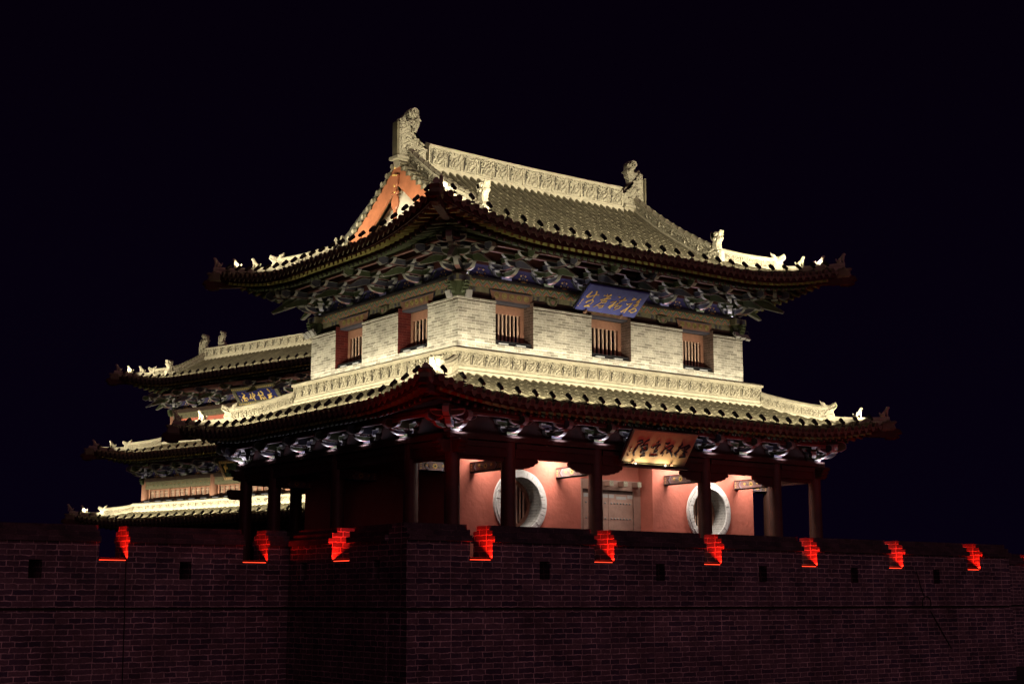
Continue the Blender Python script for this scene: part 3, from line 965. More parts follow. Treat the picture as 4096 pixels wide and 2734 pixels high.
# ---- ground storey: plastered block, round windows, door recess
PX0, PX1, PY0, PY1 = 22.10, 33.415, 31.60, 39.68
RX0, RX1 = 26.427, 29.179
def holed_wall(mb, x0, x1, z0, z1, Y, cx, cz, r, depth, mi=0, n=40):
    """wall face with a round opening and its square rim"""
    ring = [(cx + r * math.cos(2 * math.pi * i / n), cz + r * math.sin(2 * math.pi * i / n)) for i in range(n)]
    outer = []
    for x, z in ring:
        dx, dz = x - cx, z - cz
        t = min(((x1 - cx) if dx > 0 else (x0 - cx)) / dx if abs(dx) > 1e-6 else 1e9, ((z1 - cz) if dz > 0 else (z0 - cz)) / dz if abs(dz) > 1e-6 else 1e9)
        outer.append((cx + dx * t, cz + dz * t))
    vs = [(x, Y, z) for x, z in ring] + [(x, Y, z) for x, z in outer]
    fs = [(i, n + i, n + (i + 1) % n, (i + 1) % n) for i in range(n)]
    mb.add(vs, [q[::-1] for q in fs], mi)
    for c in ((x0, z0), (x1, z0), (x1, z1), (x0, z1)):   # corner triangles
        near = sorted(range(n), key=lambda i: (outer[i][0] - c[0]) ** 2 + (outer[i][1] - c[1]) ** 2)[:6]
        a = [i for i in near if abs(outer[i][0] - c[0]) < 1e-4]
        b = [i for i in near if abs(outer[i][1] - c[1]) < 1e-4]
        if a and b:
            mb.add([(outer[a[0]][0], Y, outer[a[0]][1]), (c[0], Y, c[1]), (outer[b[0]][0], Y, outer[b[0]][1])], [(0, 1, 2)], mi)
ZT = 4.12
mb = MB('plaster')
for x0, x1, cx in ((PX0, RX0, 24.245), (RX1, PX1, 31.45)):
    holed_wall(mb, x0, x1, 0, ZT, PY0, cx, 2.6, 0.74, 0.5)
mb.add([(RX0, PY0, 0), (RX0, 32.2, 0), (RX0, 32.2, ZT), (RX0, PY0, ZT)], [(0, 3, 2, 1)])
mb.add([(RX1, PY0, 0), (RX1, 32.2, 0), (RX1, 32.2, ZT), (RX1, PY0, ZT)], [(0, 1, 2, 3)])
mb.add([(RX0, 32.2, 0), (RX1, 32.2, 0), (RX1, 32.2, ZT), (RX0, 32.2, ZT)], [(0, 1, 2, 3)])
mb.add([(PX0, PY0, 0), (PX0, PY1, 0), (PX0, PY1, ZT), (PX0, PY0, ZT)], [(0, 3, 2, 1)])
mb.add([(PX1, PY0, 0), (PX1, PY1, 0), (PX1, PY1, ZT), (PX1, PY0, ZT)], [(0, 1, 2, 3)])
mb.add([(PX0, PY1, 0), (PX1, PY1, 0), (PX1, PY1, ZT), (PX0, PY1, ZT)], [(0, 3, 2, 1)])
lower_wall = mb.build('lower_wall', tower)
for cx in (24.245, 31.45):
    t = MB('ring', 'ringin', 'white')
    n = 48
    for i in range(n):
        a0, a1 = 2 * math.pi * i / n, 2 * math.pi * (i + 1) / n
        def rp(r, y, a): return (cx + r * math.cos(a), y, 2.6 + r * math.sin(a))
        g_ = 0.004
        pr = 0.085 + random.uniform(-.008, .008)
        t.hexa([rp(.71, PY0 - pr, a0 + g_), rp(.71, PY0 - pr, a1 - g_), rp(.71, PY0 + .02, a1 - g_), rp(.71, PY0 + .02, a0 + g_),
                rp(.845, PY0 - pr, a0 + g_), rp(.845, PY0 - pr, a1 - g_), rp(.845, PY0 + .02, a1 - g_), rp(.845, PY0 + .02, a0 + g_)], 0)
        t.hexa([rp(.85, PY0 - .06, a0), rp(.85, PY0 - .06, a1), rp(.85, PY0 + .02, a1), rp(.85, PY0 + .02, a0),
                rp(.91, PY0 - .06, a0), rp(.91, PY0 - .06, a1), rp(.91, PY0 + .02, a1), rp(.91, PY0 + .02, a0)], 0)
        t.add([rp(.70, PY0 - .05, a0), rp(.70, PY0 - .05, a1), rp(.685, PY0 + .44, a1), rp(.685, PY0 + .44, a0)], [(0, 1, 2, 3)], 1)
    w = t.build('round_window', tower)
    t = MB('bar', 'roomdark', 'winwood')
    yb = PY0 + .46
    t.tube((cx, yb + .12, 2.6), (cx, yb + .14, 2.6), .74, .74, 32, 1)
    for i in range(n // 2):
        a0, a1 = 2 * math.pi * i / (n // 2), 2 * math.pi * (i + 1) / (n // 2)
        def rp(r, y, a): return (cx + r * math.cos(a), y, 2.6 + r * math.sin(a))
        t.hexa([rp(.59, yb - .04, a0), rp(.59, yb - .04, a1), rp(.59, yb + .04, a1), rp(.59, yb + .04, a0), rp(.69, yb - .04, a0), rp(.69, yb - .04, a1), rp(.69, yb + .04, a1), rp(.69, yb + .04, a0)], 2)
    for q in range(-4, 5):
        x = q * .12
        hh = math.sqrt(max(0.01, .60 ** 2 - x * x))
        t.box(cx + x - .022, cx + x + .022, yb - .02, yb + .02, 2.6 - hh, 2.6 + hh, 0)
    t.build('lattice', w)
# door in the recess
dr = MB('door', 'dark')
DX0, DX1 = 26.94, 28.906
DY = 32.2
dr.box(DX0 - .22, DX0, DY - .07, DY + .01, 0, 3.45, 0)
dr.box(DX1, DX1 + .27, DY - .07, DY + .01, 0, 3.45, 0)
dr.box(DX0, DX1, DY - .068, DY + .01, 3.16, 3.45, 0)
dr.box(DX0, DX1, DY - .02, DY - .005, 0, 3.16, 1)
door = dr.build('door', tower)
mid = (DX0 + DX1) / 2
for x0, x1 in ((DX0 + .03, mid - .008), (mid + .008, DX1 - .03)):
    lf = MB('door', 'stud', 'greymetal')
    lf.box(x0, x1, DY - .055, DY - .021, 0.02, 3.05, 0)
    for r_ in range(6):
        for q in range(7):
            x = x0 + .11 + q * (x1 - x0 - .22) / 6
            lf.tube((x, DY - .056, 2.775 - r_ * .445), (x, DY - .08, 2.775 - r_ * .445), .034, .022, 8, 1)
            lf.tube((x, DY - .08, 2.775 - r_ * .445), (x, DY - .09, 2.775 - r_ * .445), .022, .006, 8, 1)
    for xa, xb in ((x0, x0 + .22), (x1 - .22, x1)):
        lf.box(xa + .01, xb - .01, DY - .062, DY - .056, 2.93, 3.03, 2)
    lf.box(x0 + .30, x1 - .25, DY - .061, DY - .0565, 2.90, 2.985, 2)
    lf.build('door_leaf', door)
for i in range(4):
    x = 27.28 + i * .545
    pg = MB('door', 'carved2')
    pg.box(x - .075, x + .075, DY - .32, DY - .07, 3.26, 3.41, 0)
    pg.box(x - .073, x + .073, DY - .335, DY - .32, 3.262, 3.408, 1)
    pg.build('door_peg', door)

# ---- columns, gallery beams, scalloped brackets
def column(x, y):
    c = MB('col', 'stone')
    c.tube((x, y, 0.12), (x, y, 2.2), .205, .20, 20, 0, False)
    c.tube((x, y, 2.2), (x, y, 4.1), .20, .185, 20, 0, True)
    c.tube((x, y, 0), (x, y, .12), .30, .26, 20, 1, True)
    c.build('column', tower)
for x in COLX: column(x, CY0)
for y in (COLY[1], COLY[3], COLY[5], COLY[6]): column(CX0, y)
for x in COLX[1:]: column(x, CY1)
for y in (COLY[1], COLY[3], COLY[5]): column(CX1, y)
def queti(mb, x, y, sg, ax):
    """scalloped bracket board springing from a column"""
    ol = [(0, 3.62), (.80, 3.62)]
    pts = [(.83, 3.56), (.80, 3.505), (.72, 3.50), (.70, 3.45), (.63, 3.425), (.58, 3.435), (.53, 3.385), (.46, 3.375), (.40, 3.385), (.35, 3.345), (.27, 3.335), (.2, 3.345), (0, 3.32)]
    ol = [(a * sg, b) for a, b in ol + pts]
    mb.slab(ol, (x, y, 0), (1, 0, 0) if ax == 'x' else (0, 1, 0), (0, 0, 1), .11, 0)
def beam_run(pts, ax, const, name='tie_beam'):
    for i in range(len(pts) - 1):
        b = MB('beamred', 'dark')
        a, c = pts[i], pts[i + 1]
        if ax == 'x':
            b.box(a + .15, c - .15, const - .13, const + .13, 3.62, 4.0, 0)
            b.box(a + .15, c - .15, const - .17, const + .17, 3.86, 3.985, 1)
        else:
            b.box(const - .13, const + .13, a + .15, c - .15, 3.62, 4.0, 0)
            b.box(const - .17, const + .17, a + .15, c - .15, 3.86, 3.985, 1)
        gq = 1.0 if abs(c - a) > 2.5 else 0.62
        for p, sg in ((a, 1), (c, -1)):
            if abs(c - a) > 2.0:
                if ax == 'x': queti(b, p + .12 * sg, const, sg, 'x')
                else: queti(b, const, p + .12 * sg, sg, 'y')
        if abs(c - a) <= 2.0:
            if ax == 'x':
                b.box(a + .15, c - .15, const - .055, const + .055, 3.52, 3.62, 0)
            else:
                b.box(const - .055, const + .055, a + .15, c - .15, 3.52, 3.62, 0)
        b.build(name, tower)
beam_run(COLX, 'x', CY0)
beam_run(COLX, 'x', CY1)
CYB = [COLY[0], COLY[1], COLY[3], COLY[5], COLY[6]]
beam_run(CYB, 'y', CX0)
beam_run(CYB, 'y', CX1)
pl = MB('dark')
pl.box(CX0 - .24, CX1 + .24, CY0 - .24, CY0 + .24, 4.02, 4.165)
pl.box(CX0 - .24, CX1 + .24, CY1 - .24, CY1 + .24, 4.02, 4.165)
pl.box(CX0 - .24, CX0 + .24, CY0 + .24, CY1 - .24, 4.02, 4.165)
pl.box(CX1 - .24, CX1 + .24, CY0 + .24, CY1 - .24, 4.02, 4.165)
pl.build('plate_beam', tower)
be = MB('beamred')
for (x, y, u) in ((CX0, CY0, (0, -1, 0)), (CX0, CY0, (-1, 0, 0)), (CX1, CY0, (1, 0, 0)), (CX0, CY1, (-1, 0, 0)), (CX0, CY1, (0, 1, 0)), (CX1, CY0, (0, -1, 0))):
    o = MB('beamred')
    o.slab([(.1, 3.64), (.38, 3.66), (.44, 3.70), (.42, 3.76), (.50, 3.80), (.48, 3.86), (.56, 3.90), (.54, 3.98), (.1, 3.98)], (x, y, 0), u, (0, 0, 1), .24, 0, .03)
    o.build('beam_end', tower)
o = MB('beamred')
o.slab([(.1, 3.06), (.52, 3.06), (.60, 3.12), (.58, 3.2), (.64, 3.26), (.6, 3.36), (.1, 3.36)], (CX0, CY1, 0), (-1, 0, 0), (0, 0, 1), .22, 0, .03)
o.build('beam_end', tower)
# painted tie beams from the columns back to the wall
def tie(p0, p1, ends=(1, 1)):
    b = MB('tiebrown', 'tieblue', 'gold', 'green', 'white')
    p0, p1 = V(p0), V(p1)
    d = (p1 - p0)
    L_ = d.length
    d.normalize()
    s_ = V((d.y, -d.x, 0))
    h = V((0, 0, .14))
    c = (p0 + p1) / 2
    b.obox(c, d * L_ / 2, s_ * .085, h, 0)
    for sg in (1, -1):
        O = c + s_ * sg * .086
        N = s_ * sg
        b.obox(c + V((0, 0, -.128)), d * (L_ / 2 - .01), s_ * .089, V((0, 0, .014)), 1)
        b.obox(c + V((0, 0, .128)), d * (L_ / 2 - .01), s_ * .089, V((0, 0, .014)), 1)
        b.disc(O, N, .055, 2, 12, .006)
        b.disc(O + N * .003, N, .03, 3, 8, .008)
        for q in range(8):
            a = q * math.pi / 4
            b.disc(O + d * .065 * math.cos(a) + V((0, 0, .065 * math.sin(a))), N, .018, 2, 6, .006)
        for sx in (1, -1):
            b.ribbon([(sx * x, y) for x, y in scroll((.16, .0), .05, 1.2, 10, math.pi)], .01, O, d, (0, 0, 1), N, .008, 4)
            b.ribbon([(sx * x, y) for x, y in scroll((.26, .01), .045, 1.2, 10, 0)], .01, O, d, (0, 0, 1), N, .008, 2)
            e = L_ / 2
            b.ribbon([(sx * (e - .30), .11), (sx * (e - .22), 0), (sx * (e - .30), -.11)], .013, O, d, (0, 0, 1), N, .006, 1)
            b.ribbon([(sx * (e - .24), .11), (sx * (e - .16), 0), (sx * (e - .24), -.11)], .013, O, d, (0, 0, 1), N, .006, 3)
            for zz in (-.07, 0, .07): b.disc(O + d * sx * (e - .06) + V((0, 0, zz)), N, .022, 2, 8, .006)
    b.build('painted_tie_beam', tower)
for x in COLX[1:5]: tie((x, CY0 + .19, 3.48), (x, PY0 - .005, 3.48))
for y in (COLY[1], COLY[3], COLY[5]): tie((CX0 + .19, y, 3.48), (PX0 - .005, y, 3.48))
for y in (COLY[1], COLY[5]): tie((PX1 + .005, y, 3.48), (CX1 - .19, y, 3.48))
cl = MB('dark')
cl.box(CX0 + .25, CX1 - .25, CY0 + .25, PY0 - .01, 4.07, 4.1)
cl.box(CX0 + .25, PX0 - .01, PY0, CY1 - .25, 4.07, 4.1)
cl.box(PX1 + .01, CX1 - .25, PY0, CY1 - .25, 4.07, 4.1)
cl.box(PX0, PX1, PY1 + .01, CY1 - .25, 4.07, 4.1)
cl.build('gallery_ceiling', tower)
fb = MB('beamred')
fb.box(CX0 + .1, CX1 - .1, CY0 + .06, CY0 + .14, 4.165, 5.2)
fb.box(CX0 + .06, CX0 + .14, CY0 + .14, CY1 - .1, 4.165, 5.2)
fb.box(CX1 - .14, CX1 - .06, CY0 + .14, CY1 - .1, 4.165, 5.2)
fb.box(CX0 + .14, CX1 - .14, CY1 - .14, CY1 - .06, 4.165, 5.2)
fb.build('bracket_board', tower)
# lower brackets and beams on them
spots = []
lx = [22.652, 24.13, 25.608, 26.98, 28.352, 29.724, 31.202, 32.68]
ly = [32.0, 33.85, 35.633, 37.45, 39.3]
spots += [(x, CY0, 0, i % 2) for i, x in enumerate(lx)]
spots += [(CX0, y, -math.pi / 2, i % 2) for i, y in enumerate(ly)]
for x, y, r0, r1 in ((CX0, CY0, 0, -math.pi / 2), (CX1, CY0, 0, math.pi / 2), (CX0, CY1, -math.pi / 2, math.pi)):
    spots += [(x, y, r0, 1), (x, y, r1, 1)]
place_brackets(tower, spots, 1, 4.166)
place_brackets(tower, [(CX0, CY0, -math.pi / 4, 0), (CX1, CY0, math.pi / 4, 0), (CX0, CY1, -math.pi * .75, 0)], 1, 4.168, sc=1.25)
eb = MB('pink', 'green', 'dark')
eb.box(CX0 - .57, CX1 + .57, CY0 - .57, CY0 - .47, 4.58, 4.65, 0)
eb.box(CX0 - .57, CX0 - .47, CY0 - .47, CY1 + .57, 4.58, 4.65, 0)
eb.tube((CX0 - .6, CY0 - .52, 4.74), (CX1 + .6, CY0 - .52, 4.74), .085, .085, 10, 2)
eb.tube((CX0 - .52, CY0 - .6, 4.74), (CX0 - .52, CY1 + .6, 4.74), .085, .085, 10, 2)
eb.build('eave_beam', tower)

# ---- lower roof
LH = Hip(19.32, 36.014, 28.78, 42.486, 4.90, 0.33, 0.03, D=2.5, Lu=3.6, h=0.46, fl=0.22, ts=.86)
DT = 2.60
dmx = lambda hip, side, top: (lambda u: max(0.0, min(top, u, hip.L(side) - u)))
pr = None
lower_roof = None
for side in range(4):
    mb = MB('tile', 'pan')
    tile_field(mb, LH, side, 0.272, 0.078, dmx(LH, side, DT), 0.36)
    o = mb.build('lower_roof' if side == 0 else 'roof_slope', tower if lower_roof is None else lower_roof)
    if lower_roof is None: lower_roof = o
for side in range(4):
    mb = MB('beamred', 'ochre', 'green', 'blue', 'white')
    eave_under(mb, LH, side, 1.75, 0.25)
    mb.build('eave_soffit', lower_roof)
# carved band where the roof meets the wall
def ridge_band(path, z0, h, name, parent, npan, closed=True, wd=0.16, skip=()):
    """box ridge round a wall: path of corner points"""
    mb = MB('stone', 'carved2', 'carved', 'painted_shade')
    pr = [(-wd - .09, -.12), (-wd - .09, .02), (-wd - .03, .06), (-wd - .03, .14), (-wd, .17), (-wd, h - .13), (-wd - .05, h - .11), (-wd - .05, h - .05), (-wd + .02, h), (wd, h), (wd, -.12)]
    n = len(path)
    P_ = [V((*p, z0)) for p in path]
    vs = []
    for i in range(n):
        a, b, c = P_[i - 1], P_[i], P_[(i + 1) % n]
        e1, e2 = (b - a).normalized(), (c - b).normalized()
        n1, n2 = V((e1.y, -e1.x, 0)), V((e2.y, -e2.x, 0))
        m_ = (n1 + n2)
        m_ = m_ / (m_.length_squared / 2) if m_.length > .1 else n1
        for q, z in pr:
            vs.append(b - m_ * q + V((0, 0, z)))
    k = len(pr)
    fs = [(i * k + j, ((i + 1) % n) * k + j, ((i + 1) % n) * k + (j + 1) % k, i * k + (j + 1) % k) for i in range(n) for j in range(k)]
    mi = [1 if j == 4 else 0 for i in range(n) for j in range(k)]
    mb.add(vs, fs, mi)
    for i in range(n):
        if i in skip: continue
        a, b = P_[i], P_[(i + 1) % n]
        e = (b - a).normalized()
        nn = V((e.y, -e.x, 0))
        o_ = nn * wd
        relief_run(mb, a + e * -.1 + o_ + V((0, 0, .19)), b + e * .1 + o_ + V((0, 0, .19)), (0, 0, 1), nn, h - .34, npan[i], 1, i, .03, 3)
        for q in range(1, npan[i] // 2):
            c = a + (b - a) * (q * 2 / npan[i])
            mb.obox(c + nn * (wd + .035) + V((0, 0, .10)), e * .006, nn * .002, V((0, 0, .04)), 2)
    return mb.build(name, parent)
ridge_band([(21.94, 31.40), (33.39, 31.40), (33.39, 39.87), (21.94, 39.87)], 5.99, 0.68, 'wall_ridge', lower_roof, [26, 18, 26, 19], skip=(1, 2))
for c in range(4):
    hip_ridge(lower_roof, LH, c, DT - .12, 1.12, -.06, (0.55, 0.06) if c in (1, 3) else (0.5,), hh=0.50, size=0.66)

# ---- upper storey masonry
ub = MB('ubrick', 'black')
def seg_front(x0, x1, z0, z1): ub.box(x0, x1, WY0, WY0 + .5, z0, z1)
wins_f = [(23.44, 24.77), (26.91, 28.445), (30.55, 31.88)]
wins_l = [(33.10, 34.63), (36.58, 38.15)]
ZB, ZS, ZW = 6.0, 6.925, 8.05
seg_front(WX0, WX1, ZB, ZS)
cur = WX0
for a, b in wins_f + [(WX1, WX1)]:
    seg_front(cur, a, ZS, ZW)
    cur = b
ub.box(WX0, WX0 + .5, WY0 + .5, WY1, ZB, ZS)
cur = WY0 + .5
for a, b in wins_l + [(WY1, WY1)]:
    ub.box(WX0, WX0 + .5, cur, a, ZS, ZW)
    cur = b
ub.box(WX1 - .5, WX1, WY0 + .5, WY1, ZB, ZW)
ub.box(WX0 + .5, WX1 - .5, WY1 - .5, WY1, ZB, ZW)
upper_wall = ub.build('upper_wall', tower)
def coping(f, a0, a1, L0, L1):
    cp = MB('ubrick', 'dark')
    # thin projecting course, then the sloped top up to the frieze, its darkness painted on
    p = lambda a, o, z: f(a, o, z)
    cp.hexa([p(a0, -.03, ZW + .03), p(a1, -.03, ZW + .03), p(a1, .2, ZW + .03), p(a0, .2, ZW + .03), p(a0, -.03, ZW + .085), p(a1, -.03, ZW + .085), p(a1, .2, ZW + .085), p(a0, .2, ZW + .085)], 0)
    cp.hexa([p(a0, .012, ZW), p(a1, .012, ZW), p(a1, .2, ZW), p(a0, .2, ZW), p(a0, .012, ZW + .03), p(a1, .012, ZW + .03), p(a1, .2, ZW + .03), p(a0, .2, ZW + .03)], 1)
    cp.hexa([p(a0, .02, ZW + .086), p(a1, .02, ZW + .086), p(a1, .45, ZW + .086), p(a0, .45, ZW + .086), p(a0, .02, ZW + .09), p(a1, .02, ZW + .09), p(a1, .33, ZW + .30), p(a0, .33, ZW + .30)], 1)
    cp.build('wall_coping', tower)
fUF = lambda a, o, z: (a, WY0 + o, z)
fUL = lambda a, o, z: (WX0 + o, a, z)
cur = WX0 - .03
for a, b in wins_f + [(WX1 + .03, 0)]:
    coping(fUF, cur, a, 0, 0)
    cur = b
cur = WY0 + .2
for a, b in wins_l + [(WY1, 0)]:
    coping(fUL, cur, a, 0, 0)
    cur = b
# windows
def window(f, a0, a1, left):
    w = MB('winwood', 'black')
    D0 = .44
    def bx(m_, x0, x1, o0, o1, z0, z1, mi):
        m_.hexa([f(x0, o0, z0), f(x1, o0, z0), f(x1, o1, z0), f(x0, o1, z0), f(x0, o0, z1), f(x1, o0, z1), f(x1, o1, z1), f(x0, o1, z1)], mi)
    bx(w, a0, a0 + .13, D0, D0 + .1, ZS + .02, ZW + .1, 0)
    bx(w, a1 - .13, a1, D0, D0 + .1, ZS + .02, ZW + .1, 0)
    bx(w, a0 + .13, a1 - .13, D0, D0 + .1, ZW - .14, ZW + .1, 0)
    bx(w, a0 + .13, a1 - .13, D0, D0 + .1, ZS + .02, ZS + .12, 0)
    wo = w.build('window', tower)
    b = MB('bar')
    n = 7 if left else (8 if a1 - a0 > 1.4 else 8)
    for i in range(n):
        x = a0 + .13 + (i + .5) * (a1 - a0 - .26) / n
        bx(b, x - .019, x + .019, D0 + .03, D0 + .07, ZS + .12, ZW - .14, 0)
    b.build('window_bars', wo)
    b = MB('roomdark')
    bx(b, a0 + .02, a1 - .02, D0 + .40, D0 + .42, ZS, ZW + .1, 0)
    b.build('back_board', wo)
    b = MB('black')
    bx(b, a0, a1, .02, D0, ZS - .004, ZS + .02, 0)
    bx(b, a0 + .01, a1 - .01, .09, .12, ZS + .02, ZS + .14, 0)
    b.build('sill', wo)
    for x0, x1 in ((a0, a0 + .006), (a1 - .006, a1)):
        b = MB('rbrick' if left else 'bbrick')
        bx(b, x0, x1, .006, D0, ZS + .021, ZW + .2, 0)
        b.build('reveal', wo)
    # lintel panel over the opening
    l = MB('brown', 'blue', 'ochre')
    m_ = (a0 + a1) / 2
    hw = (a1 - a0) / 2 + .04
    O_, U_ = V(f(m_, .20, 0)), V(f(1, 0, 0)) - V(f(0, 0, 0))
    N_ = V(f(0, -1, 0)) - V(f(0, 0, 0))
    vs = [V(f(m_ + s_ * (hw + e), o_, z)) for z, e in ((ZW + .105, -.05), (ZW + .16, -.01), (ZW + .44, .05)) for s_ in (-1, 1) for o_ in (.14, .4)]
    l.add(vs, [(0, 4, 6, 2), (4, 8, 10, 6), (0, 2, 3, 1), (8, 9, 11, 10), (0, 1, 5, 4), (4, 5, 9, 8), (2, 6, 7, 3), (6, 10, 11, 7)], [1, 0, 1, 0, 1, 1, 1, 1])
    Of = V(f(m_, .138, 0))
    for i in range(-2, 3):
        if i == 0 and a1 - a0 > 2: continue
        ring = [(i * .26 + .075 * math.cos(q * math.pi / 7), ZW + .30 + .075 * math.sin(q * math.pi / 7)) for q in range(15)]
        l.ribbon(ring, .007, Of, U_, (0, 0, 1), N_, .012, 2)
        l.ribbon(scroll((i * .26, ZW + .30), .045, 1.3, 8, i), .007, Of, U_, (0, 0, 1), N_, .012, 2)
    zl = ZW + .42
    l.ribbon([(-hw + .02, zl), (hw - .02, zl)], .014, Of, U_, (0, 0, 1), N_, .01, 1)
    l.build('lintel_panel', wo)
    return wo
for a, b in wins_f: window(fUF, a, b, False)
for a, b in wins_l: window(fUL, a, b, True)
k = 0
for nm_, f, ws in (('front', fUF, wins_f), ('left', fUL, wins_l)):
    for i, (a, b) in enumerate(ws):
        for j in range(2):
            k += 1
            c = a + (b - a) * (.27 if j == 0 else .73) - (0.05 if nm_ == 'front' else -.0)
            hw = .16
            pos = ['left', 'middle', 'right'][i] if nm_ == 'front' else ['right', 'left'][i]
            first = (j == 0) if nm_ == 'front' else (j == 1)
            t = thing('lamp_bar', 'pale lamp bar lying on the %s half of the %s %s window sill' % ('left' if first else 'right', pos, 'front-wall' if nm_ == 'front' else 'side-wall'),
                      'lamp', f(c, .06, ZS + .021), 0, 'lamp bars on the tower window sills')
            mb = MB('litbar')
            mb.hexa([f(c - hw, .03, ZS + .03), f(c + hw, .03, ZS + .03), f(c + hw, .08, ZS + .03), f(c - hw, .08, ZS + .03), f(c - hw, .03, ZS + .062), f(c + hw, .03, ZS + .062), f(c + hw, .08, ZS + .062), f(c - hw, .08, ZS + .062)])
            mb.build('tube', t, t.location)
            mb = MB('black')
            mb.hexa([f(c - hw - .02, .028, ZS + .021), f(c + hw + .02, .028, ZS + .021), f(c + hw + .02, .09, ZS + .021), f(c - hw - .02, .09, ZS + .021), f(c - hw - .02, .028, ZS + .029), f(c + hw + .02, .028, ZS + .029), f(c + hw + .02, .09, ZS + .029), f(c - hw - .02, .09, ZS + .029)])
            mb.build('base', t, t.location)

# ---- painted frieze: lower painted board, chevron board, corner blocks
FO = .14   # chevron board face, behind the wall face
fz = MB('zig', 'olive', 'dark', 'blue')
def frz(f, a0, a1):
    def bx(x0, x1, o0, o1, z0, z1, mi):
        fz.hexa([f(x0, o0, z0), f(x1, o0, z0), f(x1, o1, z0), f(x0, o1, z0), f(x0, o0, z1), f(x1, o0, z1), f(x1, o1, z1), f(x0, o1, z1)], mi)
    bx(a0, a1, FO + .06, FO + .4, 8.30, 8.53, 1)
    bx(a0, a1, FO, FO + .42, 8.53, 8.72, 0)
    bx(a0, a1, FO - .02, FO + .42, 8.723, 8.74, 2)
frz(fUF, WX0 + FO, WX1 - FO)
frz(fUL, WY0 + FO + .42, WY1 - FO)
fz.box(WX1 - FO - .4, WX1 - FO, WY0 + FO + .42, WY1 - FO, 8.3, 8.74, 1)
fz.box(WX0 + FO + .42, WX1 - FO - .4, WY1 - FO - .4, WY1 - FO, 8.3, 8.74, 1)
# scroll ornaments on the lower board
for f, rng, U_ in ((fUF, [22.75, 25.0, 25.7, 26.4, 28.9, 29.6, 30.2, 32.3], V((1, 0, 0))), (fUL, [32.6, 35.0, 36.2, 38.6], V((0, 1, 0)))):
    N_ = V(f(0, -1, 0)) - V(f(0, 0, 0))
    for a in rng:
        for s_ in (-1, 1):
            fz.ribbon([(s_ * x, 8.41 + y) for x, y in scroll((.10, .02), .065, 1.3, 10, 1)], .012, V(f(a, FO + .059, 0)), U_, (0, 0, 1), N_, .012, 3)
frieze = fz.build('painted_frieze', tower)
lot = []
for f, a, U_ in ((fUF, 25.55, V((1, 0, 0))), (fUF, 29.85, V((1, 0, 0))), (fUL, 35.633, V((0, 1, 0)))):
    mb = MB('olive', 'green', 'pink')
    O_ = V(f(a, FO - .02, 0))
    N_ = V(f(0, -1, 0)) - V(f(0, 0, 0))
    mb.slab([(-.20, 8.51), (-.20, 8.40), (-.14, 8.29), (-.05, 8.22), (.05, 8.22), (.14, 8.29), (.20, 8.40), (.20, 8.51)], O_ - N_ * .05, U_, (0, 0, 1), .14, 0, .02)
    mb.ribbon([(-.14, 8.42), (-.08, 8.30), (.0, 8.26), (.08, 8.30), (.14, 8.42), (.06, 8.46), (0, 8.48), (-.06, 8.46), (-.14, 8.42)], .014, O_ + N_ * .021, U_, (0, 0, 1), N_, .012, 1)
    for q in (-.05, 0, .05):
        mb.ribbon([(q * .3, 8.32), (q, 8.40)], .016, O_ + N_ * .021, U_, (0, 0, 1), N_, .012, 2)
    mb.build('hanging_board', tower)
for x, y, dirs in ((WX0 + FO, WY0 + FO, ((0, -1), (-1, 0))), (WX1 - FO, WY0 + FO, ((0, -1), (1, 0))), (WX0 + FO, WY1 - FO, ((-1, 0), (0, 1)))):
    mb = MB('olive', 'green', 'blue', 'white')
    mb.box(x - .24, x + .24, y - .24, y + .24, 8.55, 8.73, 0)
    for dx, dy in dirs:
        u = V((dx, dy, 0))
        s_ = V((-dy, dx, 0))
        mb.obox(V((x, y, 8.64)) + u * .241, u * .005, s_ * .18, V((0, 0, .06)), 2)
        mb.slab([(.05, 8.54), (.40, 8.54), (.36, 8.49), (.40, 8.45), (.34, 8.41), (.37, 8.36), (.29, 8.32), (.31, 8.27), (.22, 8.22), (.05, 8.22)], (x, y, 0), u, (0, 0, 1), .17, 1, .02)
    q = V((sum(d[0] for d in dirs), sum(d[1] for d in dirs), 0)).normalized()
    mb.tube((x, y, 8.15), (x, y, 8.55), .2, .2, 14, 1)
    mb.build('corner_block', tower)
# ---- upper brackets, panels, beams
bx_ = [TX + d for d in (-3.77, -2.26, -.75, .75, 2.26, 3.77)]
by_ = [33.75, 35.633, 37.52]
cfx0, cfx1, cfy0, cfy1 = WX0 + FO + .12, WX1 - FO - .12, WY0 + FO + .12, WY1 - FO - .12
spots = [(x, cfy0, 0, (i + 1) % 2) for i, x in enumerate(bx_)] + [(cfx0, y, -math.pi / 2, i % 2) for i, y in enumerate(by_)]
for x, y, r0, r1 in ((cfx0, cfy0, 0, -math.pi / 2), (cfx1, cfy0, 0, math.pi / 2), (cfx0, cfy1, -math.pi / 2, math.pi)):
    spots += [(x, y, r0, 0), (x, y, r1, 0)]
place_brackets(tower, spots, 2, 8.742)
place_brackets(tower, [(cfx0, cfy0, -math.pi / 4, 0), (cfx1, cfy0, math.pi / 4, 0), (cfx0, cfy1, -math.pi * .75, 0)], 2, 8.744, sc=1.22)
bp = MB('panelblue', 'beamred')
bp.box(cfx0, cfx1, cfy0 + .06, cfy0 + .12, 8.742, 9.2, 0)
bp.box(cfx0 + .06, cfx0 + .12, cfy0 + .12, cfy1, 8.742, 9.2, 0)
bp.box(cfx0, cfx1, cfy0 + .05, cfy0 + .13, 9.2, 10.2, 1)
bp.box(cfx0 + .05, cfx0 + .13, cfy0 + .13, cfy1, 9.2, 10.2, 1)
bp.build('bracket_board', tower)
